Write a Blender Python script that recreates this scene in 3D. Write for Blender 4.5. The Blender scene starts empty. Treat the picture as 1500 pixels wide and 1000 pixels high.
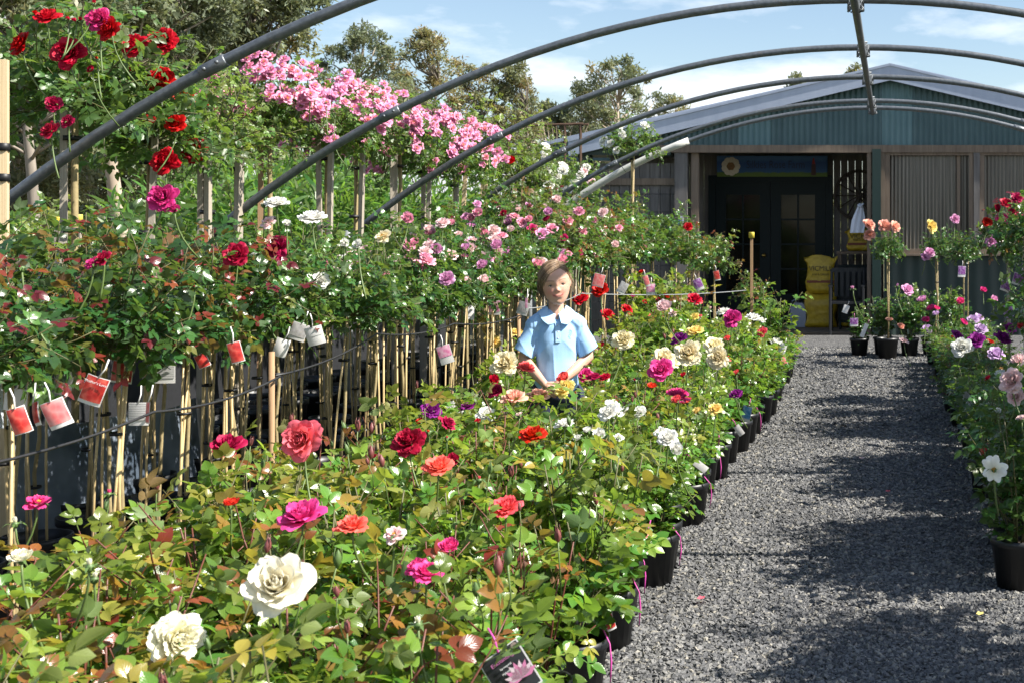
import bpy, math, random
import numpy as np
from mathutils import Vector, Matrix, Euler
rad = math.radians
SC = bpy.context.scene
COL = SC.collection
RN = random.Random(11)

# ------------------------------------------------------------------ camera geometry (tunnel axis = +Y, X to the right, metres)
F, U0, V0, EYE = 1900.0, 1306.0, 335.0, 1.42
def at(u, v, y):
    return np.array([(u - U0) * y / F, y, EYE - (v - V0) * y / F])

# ------------------------------------------------------------------ mesh builder
class MB:
    def __init__(self):
        self.v = []; self.f = {}; self.n = 0; self.at = {'age': [], 'rnd': [], 'pu': [], 'pv': []}
    def add(self, verts, faces, mi=0, **attr):
        verts = np.asarray(verts, float).reshape(-1, 3); m = len(verts)
        for fc in faces:
            fc = np.asarray(fc, int)
            if fc.size == 0: continue
            if fc.ndim == 1: fc = fc[None]
            self.f.setdefault((fc.shape[1], mi), []).append(fc + self.n)
        self.v.append(verts); self.n += m
        for k in self.at:
            a = attr.get(k, 0.0)
            self.at[k].append(np.broadcast_to(np.asarray(a, float), (m,)))
        return self
    def box(self, c, s, mi=0, R=None):
        x, y, z = np.asarray(s, float) / 2
        v = np.array([[-x,-y,-z],[x,-y,-z],[x,y,-z],[-x,y,-z],[-x,-y,z],[x,-y,z],[x,y,z],[-x,y,z]])
        if R is not None: v = v @ np.asarray(R).T
        return self.add(v + np.asarray(c, float), [np.array([[0,3,2,1],[4,5,6,7],[0,1,5,4],[1,2,6,5],[2,3,7,6],[3,0,4,7]])], mi)
    def tube(self, pts, r, n=6, mi=0, cap=True, **attr):
        pts = np.asarray(pts, float); k = len(pts)
        r = np.broadcast_to(np.asarray(r, float), (k,))
        t = np.gradient(pts, axis=0); t /= np.linalg.norm(t, axis=1)[:, None] + 1e-12
        ref = np.array([0, 0, 1.0]) if abs(t[:, 2]).mean() < .8 else np.array([0, 1.0, 0])
        b = np.cross(t, ref); b /= np.linalg.norm(b, axis=1)[:, None] + 1e-12
        c = np.cross(b, t)
        a = np.arange(n) * 2 * math.pi / n
        v = pts[:, None] + r[:, None, None] * (np.cos(a)[None, :, None] * b[:, None] + np.sin(a)[None, :, None] * c[:, None])
        i = np.arange(k - 1)[:, None] * n; j = np.arange(n)[None]; j2 = (j + 1) % n
        q = np.stack([i + j, i + j2, i + n + j2, i + n + j], -1).reshape(-1, 4)
        fs = [q]
        if cap: fs += [np.arange(n)[::-1], np.arange(n) + (k - 1) * n]
        return self.add(v.reshape(-1, 3), fs, mi, **attr)
    def lathe(self, prof, n=20, c=(0, 0, 0), mi=0):
        prof = np.asarray(prof, float); k = len(prof)
        a = np.arange(n) * 2 * math.pi / n
        v = np.stack([prof[:, 0, None] * np.cos(a), prof[:, 0, None] * np.sin(a), np.broadcast_to(prof[:, 1, None], (k, n))], -1).reshape(-1, 3) + np.asarray(c, float)
        i = np.arange(k - 1)[:, None] * n; j = np.arange(n)[None]; j2 = (j + 1) % n
        return self.add(v, [np.stack([i + j, i + j2, i + n + j2, i + n + j], -1).reshape(-1, 4)], mi)
    def prism(self, poly, axis, a, b, mi=0):
        """closed polygon in the plane across `axis`, from a to b along it"""
        poly = np.asarray(poly, float); n = len(poly)
        o = [k for k in range(3) if k != axis]
        v = np.zeros((2 * n, 3)); v[:n, o] = poly; v[n:, o] = poly; v[:n, axis] = a; v[n:, axis] = b
        j = np.arange(n); j2 = (j + 1) % n
        return self.add(v, [np.arange(n)[::-1], np.arange(n) + n, np.stack([j, j2, j2 + n, j + n], -1)], mi)
    def grid(self, P, mi=0, **attr):
        P = np.asarray(P, float); a, b = P.shape[:2]
        i = np.arange(a - 1)[:, None] * b; j = np.arange(b - 1)[None]
        return self.add(P.reshape(-1, 3), [np.stack([i + j, i + j + 1, i + b + j + 1, i + b + j], -1).reshape(-1, 4)], mi, **attr)
    def mesh(self, name, smooth=False, slots=1):
        me = bpy.data.meshes.new(name)
        V = np.concatenate(self.v); me.vertices.add(len(V)); me.vertices.foreach_set('co', V.astype(np.float32).ravel())
        idx, st, tot, mis, s = [], [], [], [], 0
        for (k, mi), L in self.f.items():
            a = np.concatenate(L); m = len(a)
            idx.append(a.ravel()); st.append(s + np.arange(m) * k); tot.append(np.full(m, k)); mis.append(np.full(m, mi)); s += m * k
        idx = np.concatenate(idx); me.loops.add(len(idx)); me.loops.foreach_set('vertex_index', idx.astype(np.int32))
        st = np.concatenate(st); me.polygons.add(len(st))
        me.polygons.foreach_set('loop_start', st.astype(np.int32)); me.polygons.foreach_set('loop_total', np.concatenate(tot).astype(np.int32))
        me.polygons.foreach_set('material_index', np.concatenate(mis).astype(np.int32))
        me.polygons.foreach_set('use_smooth', np.full(len(st), bool(smooth)))
        for k, L in self.at.items():
            a = np.concatenate(L)
            if np.any(a != 0):
                me.attributes.new(k, 'FLOAT', 'POINT').data.foreach_set('value', a.astype(np.float32))
        for _ in range(slots): me.materials.append(None)
        me.update(calc_edges=True); me.validate()
        return me

def setmats(o, mats):
    if not isinstance(mats, (list, tuple)): mats = [mats]
    for i, m in enumerate(mats):
        o.material_slots[i].link = 'OBJECT'; o.material_slots[i].material = m
def part(name, mesh, mat, parent=None, loc=(0, 0, 0), rot=None, scale=None, smooth=False):
    if isinstance(mesh, MB):
        mesh = mesh.mesh(name, smooth, len(mat) if isinstance(mat, (list, tuple)) else 1)
    o = bpy.data.objects.new(name, mesh); COL.objects.link(o)
    if mat is not None: setmats(o, mat)
    if parent is not None: o.parent = parent
    o.location = tuple(loc)
    if rot is not None:
        if isinstance(rot, Matrix): o.rotation_euler = rot.to_3x3().to_euler()
        else: o.rotation_euler = rot
    if scale is not None: o.scale = (scale,) * 3 if not hasattr(scale, '__len__') else scale
    return o
def tag(o, label, cat, group=None):
    o['label'] = label; o['category'] = cat
    if group: o['group'] = group
    return o
def thing(name, label, cat, loc=(0, 0, 0), rz=0.0, group=None):
    o = bpy.data.objects.new(name, None); COL.objects.link(o); o.empty_display_size = .1
    o.location = tuple(float(x) for x in loc); o.rotation_euler = (0, 0, rz)
    return tag(o, label, cat, group)
def structure(name, mesh, mat, kind='structure', smooth=False):
    o = part(name, mesh, mat, smooth=smooth); o['kind'] = kind; return o

# ------------------------------------------------------------------ materials
class NT:
    def __init__(self, name):
        self.m = bpy.data.materials.new(name); self.m.use_nodes = True
        self.t = self.m.node_tree; self.t.nodes.clear()
        self.out = self.n('ShaderNodeOutputMaterial')
    def n(self, typ, **kw):
        nd = self.t.nodes.new(typ)
        for k, v in kw.items(): setattr(nd, k, v)
        return nd
    def l(self, a, b): self.t.links.new(a, b)
    def set(self, sock, val):
        if isinstance(val, bpy.types.NodeSocket): self.l(val, sock)
        else: sock.default_value = val
    def attr(self, name): return self.n('ShaderNodeAttribute', attribute_name=name).outputs['Fac']
    def math(self, op, a, b=0.0, c=0.0):
        nd = self.n('ShaderNodeMath', operation=op)
        for i, x in enumerate((a, b, c)): self.set(nd.inputs[i], x)
        return nd.outputs[0]
    def mix(self, f, a, b, mode='MIX'):
        nd = self.n('ShaderNodeMix', data_type='RGBA', blend_type=mode)
        self.set(nd.inputs[0], f); self.set(nd.inputs[6], a); self.set(nd.inputs[7], b); return nd.outputs[2]
    def ramp(self, f, stops):
        nd = self.n('ShaderNodeValToRGB'); e = nd.color_ramp.elements
        while len(e) < len(stops): e.new(.5)
        for x, (p, c) in zip(e, stops): x.position = p; x.color = c4(c)
        self.set(nd.inputs[0], f); return nd.outputs[0]
    def coord(self, scale=1.0, kind='Object'):
        tc = self.n('ShaderNodeTexCoord').outputs[kind]
        mp = self.n('ShaderNodeMapping'); mp.inputs['Scale'].default_value = scale if hasattr(scale, '__len__') else (scale,) * 3
        self.l(tc, mp.inputs[0]); return mp.outputs[0]
    def noise(self, scale, detail=4, vec=None, rough=.55, out='Fac'):
        nd = self.n('ShaderNodeTexNoise'); nd.inputs['Scale'].default_value = scale; nd.inputs['Detail'].default_value = detail; nd.inputs['Roughness'].default_value = rough
        if vec is not None: self.l(vec, nd.inputs['Vector'])
        return nd.outputs[out]
    def bump(self, h, strength=.3, dist=.01):
        nd = self.n('ShaderNodeBump'); nd.inputs['Strength'].default_value = strength; nd.inputs['Distance'].default_value = dist
        self.l(h, nd.inputs['Height']); return nd.outputs[0]
    def bsdf(self, col, rough=.6, metal=0.0, normal=None, spec=None, **kw):
        b = self.n('ShaderNodeBsdfPrincipled'); self.set(b.inputs['Base Color'], col if isinstance(col, bpy.types.NodeSocket) else c4(col))
        self.set(b.inputs['Roughness'], rough); self.set(b.inputs['Metallic'], metal)
        if normal is not None: self.l(normal, b.inputs['Normal'])
        if spec is not None: b.inputs['Specular IOR Level'].default_value = spec
        for k, v in kw.items(): self.set(b.inputs[k], v)
        return b.outputs[0]
    def done(self, sh): self.l(sh, self.out.inputs['Surface']); return self.m
def c4(c): return (c[0], c[1], c[2], 1.0) if len(c) == 3 else tuple(c)

def flat(name, col, rough=.6, metal=0.0, var=.25, scale=30, bump=0.0, spec=None):
    t = NT(name); v = t.coord(1.0)
    n = t.noise(scale, 5, v)
    k = t.math('MULTIPLY_ADD', n, 2 * var, 1 - var)
    hs = t.n('ShaderNodeHueSaturation'); hs.inputs['Color'].default_value = c4(col); t.l(k, hs.inputs['Value'])
    nm = t.bump(n, bump, .01) if bump else None
    return t.done(t.bsdf(hs.outputs[0], rough, metal, nm, spec))

def wood(name, dark, light, scale=(14, 14, 1.2), rough=.8, bump=.35):
    t = NT(name); v = t.coord(scale)
    oi = t.n('ShaderNodeObjectInfo')
    add = t.n('ShaderNodeVectorMath', operation='ADD'); t.l(v, add.inputs[0]); t.l(oi.outputs['Location'], add.inputs[1])
    n = t.noise(3.0, 6, add.outputs[0], .65); n2 = t.noise(.8, 2, add.outputs[0])
    k = t.math('MULTIPLY_ADD', n2, .5, t.math('MULTIPLY', n, .7))
    col = t.ramp(k, [(.3, dark), (.75, light)])
    return t.done(t.bsdf(col, rough, 0, t.bump(n, bump, .004)))

def leafmat(name, ramp, rough=.38, trans=.38, tcol=(.30, .42, .05), veins=True, sat=1.0):
    t = NT(name)
    age, rnd = t.attr('age'), t.attr('rnd')
    oi = t.n('ShaderNodeObjectInfo').outputs['Random']
    a2 = t.math('ADD', age, t.math('MULTIPLY_ADD', oi, .16, -.08))
    col = t.ramp(a2, ramp)
    hs = t.n('ShaderNodeHueSaturation'); t.l(col, hs.inputs['Color'])
    t.l(t.math('MULTIPLY_ADD', rnd, .05, .475), hs.inputs['Hue'])
    val = t.math('MULTIPLY_ADD', rnd, .7, .62)
    hs.inputs['Saturation'].default_value = sat
    nm = None
    if veins:
        pu, pv = t.attr('pu'), t.attr('pv')
        au = t.math('ABSOLUTE', pu)
        w = t.math('SINE', t.math('MULTIPLY', t.math('SUBTRACT', t.math('MULTIPLY', pv, 1.0), t.math('MULTIPLY', au, .42)), 46.0))
        mid = t.math('SMOOTH_MAX', 0.0, t.math('SUBTRACT', 1.0, t.math('MULTIPLY', au, 9.0)), .1)
        hgt = t.math('SUBTRACT', t.math('MULTIPLY', w, .35), t.math('MULTIPLY', mid, 1.6))
        nm = t.bump(hgt, .14, .002)
        val = t.math('ADD', val, t.math('MULTIPLY', mid, .15))
    t.l(val, hs.inputs['Value'])
    geo = t.n('ShaderNodeNewGeometry').outputs['Backfacing']
    under = t.mix(geo, hs.outputs[0], t.mix(.35, hs.outputs[0], (.17, .22, .13, 1)))
    b = t.bsdf(under, t.math('MULTIPLY_ADD', geo, .25, rough), 0, nm, .5)
    tr = t.n('ShaderNodeBsdfTranslucent')
    t.l(t.mix(.5, t.mix(1.0, hs.outputs[0], (3.2, 3.2, 2.0, 1), 'MULTIPLY'), c4(tcol)), tr.inputs['Color'])
    mx = t.n('ShaderNodeMixShader'); mx.inputs[0].default_value = trans
    t.l(b, mx.inputs[1]); t.l(tr.outputs[0], mx.inputs[2])
    return t.done(mx.outputs[0])

def petalmat(name, inner, outer, edge=None, trans=.32):
    """pv runs from the petal's foot to its rim, rnd differs per petal"""
    t = NT(name); pv, rnd, s = t.attr('pv'), t.attr('rnd'), t.attr('age')
    deep = t.mix(s, c4(inner), c4(outer))
    col = t.mix(t.math('POWER', pv, 1.5), t.mix(.35, deep, c4(inner)), t.mix(.85, deep, c4(edge or outer)))
    oi = t.n('ShaderNodeObjectInfo').outputs['Random']
    hs = t.n('ShaderNodeHueSaturation'); t.l(col, hs.inputs['Color'])
    t.l(t.math('ADD', t.math('MULTIPLY_ADD', rnd, .2, .82), t.math('MULTIPLY', oi, .14)), hs.inputs['Value'])
    t.l(t.math('MULTIPLY_ADD', oi, .02, .49), hs.inputs['Hue'])
    nm = t.bump(t.noise(90, 3, t.coord(1.0)), .12, .003)
    b = t.bsdf(hs.outputs[0], .5, 0, nm, .3)
    tr = t.n('ShaderNodeBsdfTranslucent'); t.l(hs.outputs[0], tr.inputs['Color'])
    mx = t.n('ShaderNodeMixShader'); mx.inputs[0].default_value = trans
    t.l(b, mx.inputs[1]); t.l(tr.outputs[0], mx.inputs[2])
    return t.done(mx.outputs[0])

G_DARK, G_MID, G_YEL, G_BRONZE, G_RED = (.022, .060, .018), (.055, .115, .024), (.17, .22, .045), (.15, .10, .03), (.16, .022, .018)
M = {}
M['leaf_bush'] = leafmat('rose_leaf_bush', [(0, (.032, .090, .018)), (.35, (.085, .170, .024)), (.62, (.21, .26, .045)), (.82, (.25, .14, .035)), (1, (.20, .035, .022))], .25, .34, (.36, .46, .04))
M['leaf_std'] = leafmat('rose_leaf_glossy', [(0, G_DARK), (.45, (.048, .115, .025)), (.65, (.13, .19, .04)), (.78, G_BRONZE), (.92, G_RED)], .23, .28)
M['leaf_tall'] = leafmat('rose_leaf_climber', [(0, (.03, .075, .018)), (.5, (.075, .14, .03)), (.8, (.17, .22, .05)), (1, (.2, .16, .05))], .36, .35)
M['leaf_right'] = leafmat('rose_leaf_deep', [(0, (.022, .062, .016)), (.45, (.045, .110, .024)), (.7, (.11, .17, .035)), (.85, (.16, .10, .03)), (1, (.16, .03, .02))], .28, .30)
M['leaf_far'] = leafmat('gum_leaf', [(0, (.090, .110, .070)), (.5, (.155, .170, .095)), (.8, (.20, .18, .08)), (1, (.23, .155, .065))], .45, .3, (.22, .24, .10), False)
M['leaf_strap'] = leafmat('strap_leaf', [(0, (.03, .08, .016)), (.6, (.085, .17, .03)), (1, (.18, .25, .06))], .4, .4, (.3, .48, .06), False)
M['cane'] = flat('rose_cane', (.10, .095, .035), .55, var=.4)
M['cane_red'] = flat('rose_cane_red', (.13, .04, .025), .5, var=.3)
M['stem_bark'] = flat('rose_stem_bark', (.30, .235, .115), .8, var=.4, bump=.3)
M['stalk'] = flat('flower_stalk', (.10, .15, .04), .5, var=.3)
M['sepal'] = flat('sepal', (.085, .145, .04), .5, var=.3)
M['pot'] = flat('black_pot_plastic', (.012, .013, .015), .42, var=.5, scale=9, bump=.05)
M['soil'] = flat('potting_mix', (.035, .024, .017), .95, var=.6, scale=60, bump=.8)
M['bamboo'] = wood('bamboo', (.33, .22, .09), (.62, .47, .24), (30, 30, 8), .5, .1)
M['stake_new'] = wood('pine_stake', (.50, .35, .18), (.72, .56, .34))
M['stake_old'] = wood('weathered_stake', (.17, .145, .115), (.42, .37, .30))
M['stake_brown'] = wood('hardwood_stake', (.20, .11, .055), (.38, .24, .13))
M['tie'] = flat('black_tie', (.008, .008, .009), .5)
t = NT('galvanised_pipe'); v = t.coord(1.0); n = t.noise(5, 6, v, .7); n2 = t.noise(38, 4, v)
M['pipe'] = t.done(t.bsdf(t.mix(t.math('MULTIPLY', t.math('GREATER_THAN', n, .63), n2), t.ramp(n2, [(.3, (.12, .132, .145)), (.7, (.20, .215, .23))]), (.20, .13, .085, 1)), t.math('MULTIPLY_ADD', n, .4, .25), .5, t.bump(n2, .08, .004)))
M['pipe_post'] = flat('galvanised_post', (.40, .42, .44), .45, .5, var=.25, scale=14)
M['sleeve'] = flat('white_pvc_sleeve', (.62, .62, .58), .45, var=.12, scale=12)
M['wire'] = flat('black_wire', (.02, .02, .022), .5)
M['wire_lit'] = flat('sunlit_wire', (.4, .41, .42), .4, .5)  # pale grey paints sunlight onto the last run of support wire
PET = {
 'red': petalmat('petal_red', (.26, .001, .006), (.52, .003, .012), (.62, .008, .025)),
 'crimson': petalmat('petal_crimson', (.20, .001, .018), (.40, .004, .045), (.50, .015, .08)),
 'magenta': petalmat('petal_magenta', (.45, .004, .10), (.66, .015, .20), (.72, .06, .28)),
 'hotpink': petalmat('petal_hotpink', (.66, .010, .14), (.80, .030, .25), (.84, .09, .33)),
 'pink': petalmat('petal_pink', (.78, .16, .28), (.86, .33, .47), (.88, .46, .58)),
 'climber': petalmat('petal_climber', (.84, .42, .50), (.84, .23, .47), (.87, .38, .60)),
 'palepink': petalmat('petal_palepink', (.86, .42, .40), (.88, .62, .62), (.9, .72, .72)),
 'coral': petalmat('petal_coral', (.85, .12, .05), (.86, .07, .07), (.88, .13, .15)),
 'peachcoral': petalmat('petal_peachcoral', (.88, .20, .13), (.86, .10, .16), (.87, .17, .26)),
 'orange': petalmat('petal_orange', (.85, .10, .02), (.82, .05, .02), (.85, .12, .04)),
 'peach': petalmat('petal_peach', (.90, .33, .15), (.90, .42, .28), (.92, .55, .44)),
 'cream': petalmat('petal_cream', (.88, .62, .14), (.88, .82, .50), (.90, .86, .66)),
 'ivory': petalmat('petal_ivory', (.88, .76, .36), (.88, .85, .66), (.9, .88, .76)),
 'yellow': petalmat('petal_yellow', (.88, .46, .03), (.88, .68, .16), (.9, .76, .3)),
 'white': petalmat('petal_white', (.82, .80, .62), (.88, .87, .82), (.9, .9, .87)),
 'purple': petalmat('petal_purple', (.16, .004, .10), (.24, .012, .20), (.33, .03, .30)),
 'mauve': petalmat('petal_mauve', (.45, .22, .45), (.56, .36, .62), (.62, .45, .70)),
 'mauvepink': petalmat('petal_mauvepink', (.62, .16, .40), (.72, .30, .55), (.78, .42, .64)),
}

# ------------------------------------------------------------------ leaves
def leaflet(rows, rng, wid=.36):
    ts = np.linspace(0, 1, rows + 2)[1:-1]; V = [(0, 0, 0)]; pu = [0]; pv = [0]
    fold, curl, bend = rng.uniform(.1, .42), rng.uniform(.05, .4), rng.uniform(-.12, .12)
    for t in ts:
        w = wid * math.sin(math.pi * t ** .82) ** .85
        for s in (-1, 0, 1):
            V.append((s * w + bend * t * t, t, fold * abs(s) * w - curl * t * t)); pu.append(s); pv.append(t)
    V.append((bend, 1, -curl)); pu.append(0); pv.append(1)
    fq, ft = [], []
    ft += [(0, 2, 1), (0, 3, 2)]
    for r in range(rows - 1):
        b = 1 + 3 * r
        fq += [(b, b + 1, b + 4, b + 3), (b + 1, b + 2, b + 5, b + 4)]
    b = 1 + 3 * (rows - 1); e = len(V) - 1
    ft += [(b, b + 1, e), (b + 1, b + 2, e)]
    return np.array(V), fq, ft, np.array(pu, float), np.array(pv, float)

def compound(rows, seed, pairs=2, wid=.36):
    """a rose leaf of 5 leaflets, unit length along +y, face up +z"""
    rng = random.Random(seed); Vs, FQ, FT, PU, PV, n = [], [], [], [], [], 0
    spots = [(.60, 0, .42)]
    for k in range(pairs):
        y = .56 - .27 * k
        for s in (-1, 1): spots.append((y + rng.uniform(-.03, .03), s * rng.uniform(48, 74), (.37 - .07 * k) * rng.uniform(.85, 1.1)))
    for y, ang, ln in spots:
        V, fq, ft, pu, pv = leaflet(rows, rng, wid)
        a = rad(ang + rng.uniform(-8, 8)); tw = rng.uniform(-.45, .45)
        ct, st = math.cos(tw), math.sin(tw)
        V = V * ln
        V = np.stack([V[:, 0] * ct + V[:, 2] * st, V[:, 1], -V[:, 0] * st + V[:, 2] * ct], 1)
        c, s = math.cos(a), math.sin(a)
        V = np.stack([V[:, 0] * c + V[:, 1] * s, -V[:, 0] * s + V[:, 1] * c, V[:, 2]], 1) + np.array([0, y, -.22 * y * y])
        Vs.append(V); FQ += [tuple(i + n for i in q) for q in fq]; FT += [tuple(i + n for i in q) for q in ft]; PU.append(pu); PV.append(pv); n += len(V)
    ys = np.array([0, .3, .62]); w = .012
    V = np.array([(s * w, y, -.22 * y * y - .006) for y in ys for s in (-1, 1)])
    FQ += [(n, n + 1, n + 3, n + 2), (n + 2, n + 3, n + 5, n + 4)]; Vs.append(V); PU.append(np.ones(6)); PV.append(np.zeros(6))
    return np.concatenate(Vs), np.array(FQ).reshape(-1, 4), np.array(FT).reshape(-1, 3), np.concatenate(PU), np.concatenate(PV)
LEAF = {'hi': [compound(5, s) for s in range(6)], 'mid': [compound(2, 20 + s) for s in range(5)], 'low': [compound(1, 40 + s, 1, .4) for s in range(4)]}
def strap(seed):
    rng = random.Random(seed); V, pv = [], []; c = rng.uniform(.2, .8)
    for t in (0, .35, .7, 1):
        w = .085 * math.sin(math.pi * (.12 + .86 * t)) if t < 1 else .004
        for s in (-1, 1): V.append((s * w, t, .25 * t - c * t * t)); pv.append(t)
    return np.array(V), np.array([(0, 1, 3, 2), (2, 3, 5, 4), (4, 5, 7, 6)]), np.zeros((0, 3), int), np.zeros(8), np.array(pv)
LEAF['strap'] = [strap(s) for s in range(5)]
def gumleaf(seed):
    rng = random.Random(seed); Vs, Q, n = [], [], 0          # a spray of five drooping sickle leaves
    for k in range(5):
        a = rng.uniform(0, 6.28); d = np.array([math.cos(a) * .7, math.sin(a) * .7, rng.uniform(-1.0, .5)]); d /= np.linalg.norm(d)
        sd = np.cross(d, [rng.uniform(-1, 1), rng.uniform(-1, 1), rng.uniform(-1, 1)]); sd /= np.linalg.norm(sd)
        o = np.array([rng.uniform(-.35, .35) for _ in range(3)]); L = rng.uniform(.5, .9)
        Vs += [o, o + d * L * .45 + sd * L * .17, o + d * L, o + d * L * .45 - sd * L * .17]; Q.append((n, n + 1, n + 2, n + 3)); n += 4
    return np.array(Vs), np.array(Q), np.zeros((0, 3), int), np.zeros(n), np.tile([0, .5, 1, .5], 5)
LEAF['gum'] = [gumleaf(s) for s in range(6)]

def scatter(mb, kind, P, D, N, S, age, rng):
    """place a leaf at every P, growing along D, face towards N, of length S"""
    P, D, N, S, age = (np.asarray(x, float) for x in (P, D, N, S, age))
    if len(P) == 0: return
    D = D / (np.linalg.norm(D, axis=1)[:, None] + 1e-9)
    N = N - (N * D).sum(1)[:, None] * D; N /= np.linalg.norm(N, axis=1)[:, None] + 1e-9
    X = np.cross(D, N); Rm = np.stack([X, D, N], -1)
    ty = rng.randint(0, len(LEAF[kind]), len(P))
    for k, (V, Q, T, pu, pv) in enumerate(LEAF[kind]):
        sel = np.where(ty == k)[0]; m = len(sel)
        if m == 0: continue
        W = np.einsum('nij,vj->nvi', Rm[sel] * S[sel, None, None], V) + P[sel][:, None]
        nv = len(V); off = (np.arange(m) * nv)[:, None, None]
        ag = np.repeat(age[sel], nv); rn = np.repeat(rng.rand(m), nv)
        mb.add(W.reshape(-1, 3), [(Q[None] + off).reshape(-1, 4), (T[None] + off).reshape(-1, 3)] if len(T) else [(Q[None] + off).reshape(-1, 4)], 0, age=ag, rnd=rn, pu=np.tile(pu, m), pv=np.tile(pv, m))

def leaves_on(path, rng, spacing, s0, s1, size, agef, out, outward, start=.12):
    """alternate leaves up a cane"""
    P, D, N, S, A = out
    seg = np.linalg.norm(np.diff(path, axis=0), axis=1); L = seg.sum(); cum = np.concatenate([[0], np.cumsum(seg)])
    d = start * L; ph = rng.rand() * 6.28
    while d < L * 1.001:
        t = d / L
        p = np.array([np.interp(d, cum, path[:, k]) for k in range(3)])
        tg = np.array([np.interp(min(d + .02, L), cum, path[:, k]) for k in range(3)]) - np.array([np.interp(d - .02, cum, path[:, k]) for k in range(3)])
        tg /= np.linalg.norm(tg) + 1e-9
        a = np.cross(tg, [.31, .2, .9]); a /= np.linalg.norm(a) + 1e-9; b = np.cross(tg, a)
        r = a * math.cos(ph) + b * math.sin(ph)
        dr = r + tg * rng.uniform(.15, .75) + outward * .35 + rng.randn(3) * .15
        dr[2] -= rng.uniform(0, .45)
        n = np.array([0, 0, 1.0]) * rng.uniform(.35, 1.2) + tg * .3 + outward * rng.uniform(0, .8) + rng.randn(3) * .48
        P.append(p); D.append(dr); N.append(n); S.append(size * rng.uniform(.72, 1.18) * (1 - .35 * max(0, t - .75) * 4 * .5)); A.append(np.clip(agef(t, p) + rng.randn() * .09, 0, 1))
        ph += 2.4; d += spacing * rng.uniform(.75, 1.3)

def bend(p0, d0, L, rng, n=6, up=.3, wob=.12):
    pts = [np.array(p0, float)]; d = np.array(d0, float); d /= np.linalg.norm(d)
    for k in range(n - 1):
        d = d + np.array([0, 0, up / n]) + rng.randn(3) * wob / n * 2; d /= np.linalg.norm(d)
        pts.append(pts[-1] + d * L / (n - 1))
    return np.array(pts)

def gen_bush(seed, h=.52, ncane=7, size=.135, red=.4, lod='hi', spread=.34, yel=.35, spacing=.042):
    rng = np.random.RandomState(seed); st, fo = MB(), MB(); out = ([], [], [], [], []); tips = []
    for c in range(ncane):
        a = c / ncane * 6.28 + rng.randn() * .3; o = np.array([math.cos(a), math.sin(a), 0])
        L = h * rng.uniform(.7, 1.08)
        red_c = red if rng.rand() < .65 else red * .2
        path = bend(o * .025 + [0, 0, .18], o * rng.uniform(.1, spread) + [0, 0, 1], L, rng, 6, .35, .16)
        st.tube(path, np.linspace(.0048, .0024, 6), 5)
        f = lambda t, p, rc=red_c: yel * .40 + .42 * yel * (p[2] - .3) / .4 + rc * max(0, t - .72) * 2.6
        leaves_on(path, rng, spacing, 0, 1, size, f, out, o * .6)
        for q in range(rng.randint(1, 4)):
            k = rng.randint(1, 5); a2 = rng.rand() * 6.28; o2 = np.array([math.cos(a2), math.sin(a2), 0])
            p2 = bend(path[k], o2 * .8 + [0, 0, .7], L * rng.uniform(.28, .5), rng, 4, .3)
            st.tube(p2, np.linspace(.003, .0018, 4), 4); leaves_on(p2, rng, spacing * .9, 0, 1, size * .9, f, out, o2 * .6, .25); tips.append(p2[-1])
        tips.append(path[-1])
    scatter(fo, lod, *out, rng)
    return st.mesh('stems', True), fo.mesh('foliage', True), tips

def gen_crown(seed, r=.27, ncane=20, size=.10, red=.5, lod='mid', hang=0.0, yel=.2, flat_=1.0, spacing=.036, redp=.5):
    rng = np.random.RandomState(seed); st, fo = MB(), MB(); out = ([], [], [], [], []); tips = []
    for c in range(ncane):
        z = 1 - 1.35 * (c + .5) / ncane; a = c * 2.4 + rng.randn() * .2; q = math.sqrt(max(0, 1 - z * z))
        o = np.array([q * math.cos(a), q * math.sin(a), z * flat_])
        L = r * rng.uniform(.75, 1.25) * (1.25 if z > .6 else 1)
        path = bend(o * .02, o + [0, 0, .3], L, rng, 5, .15 - hang * (1.6 if z < .4 else .8), .25)
        st.tube(path, np.linspace(.0045, .002, 5), 4)
        rc = red if rng.rand() < redp else 0
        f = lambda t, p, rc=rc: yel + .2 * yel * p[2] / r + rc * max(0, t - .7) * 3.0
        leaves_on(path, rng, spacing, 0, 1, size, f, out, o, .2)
        for s in range(2):
            k = rng.randint(1, 4); d2 = o + rng.randn(3) * .7
            p2 = bend(path[k], d2, L * .5, rng, 4, .2 - hang); st.tube(p2, np.linspace(.0025, .0016, 4), 3)
            leaves_on(p2, rng, spacing, 0, 1, size * .95, f, out, o, .25); tips.append(p2[-1])
        tips.append(path[-1])
    scatter(fo, lod, *out, rng)
    return st.mesh('branches', True), fo.mesh('foliage', True), tips

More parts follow.
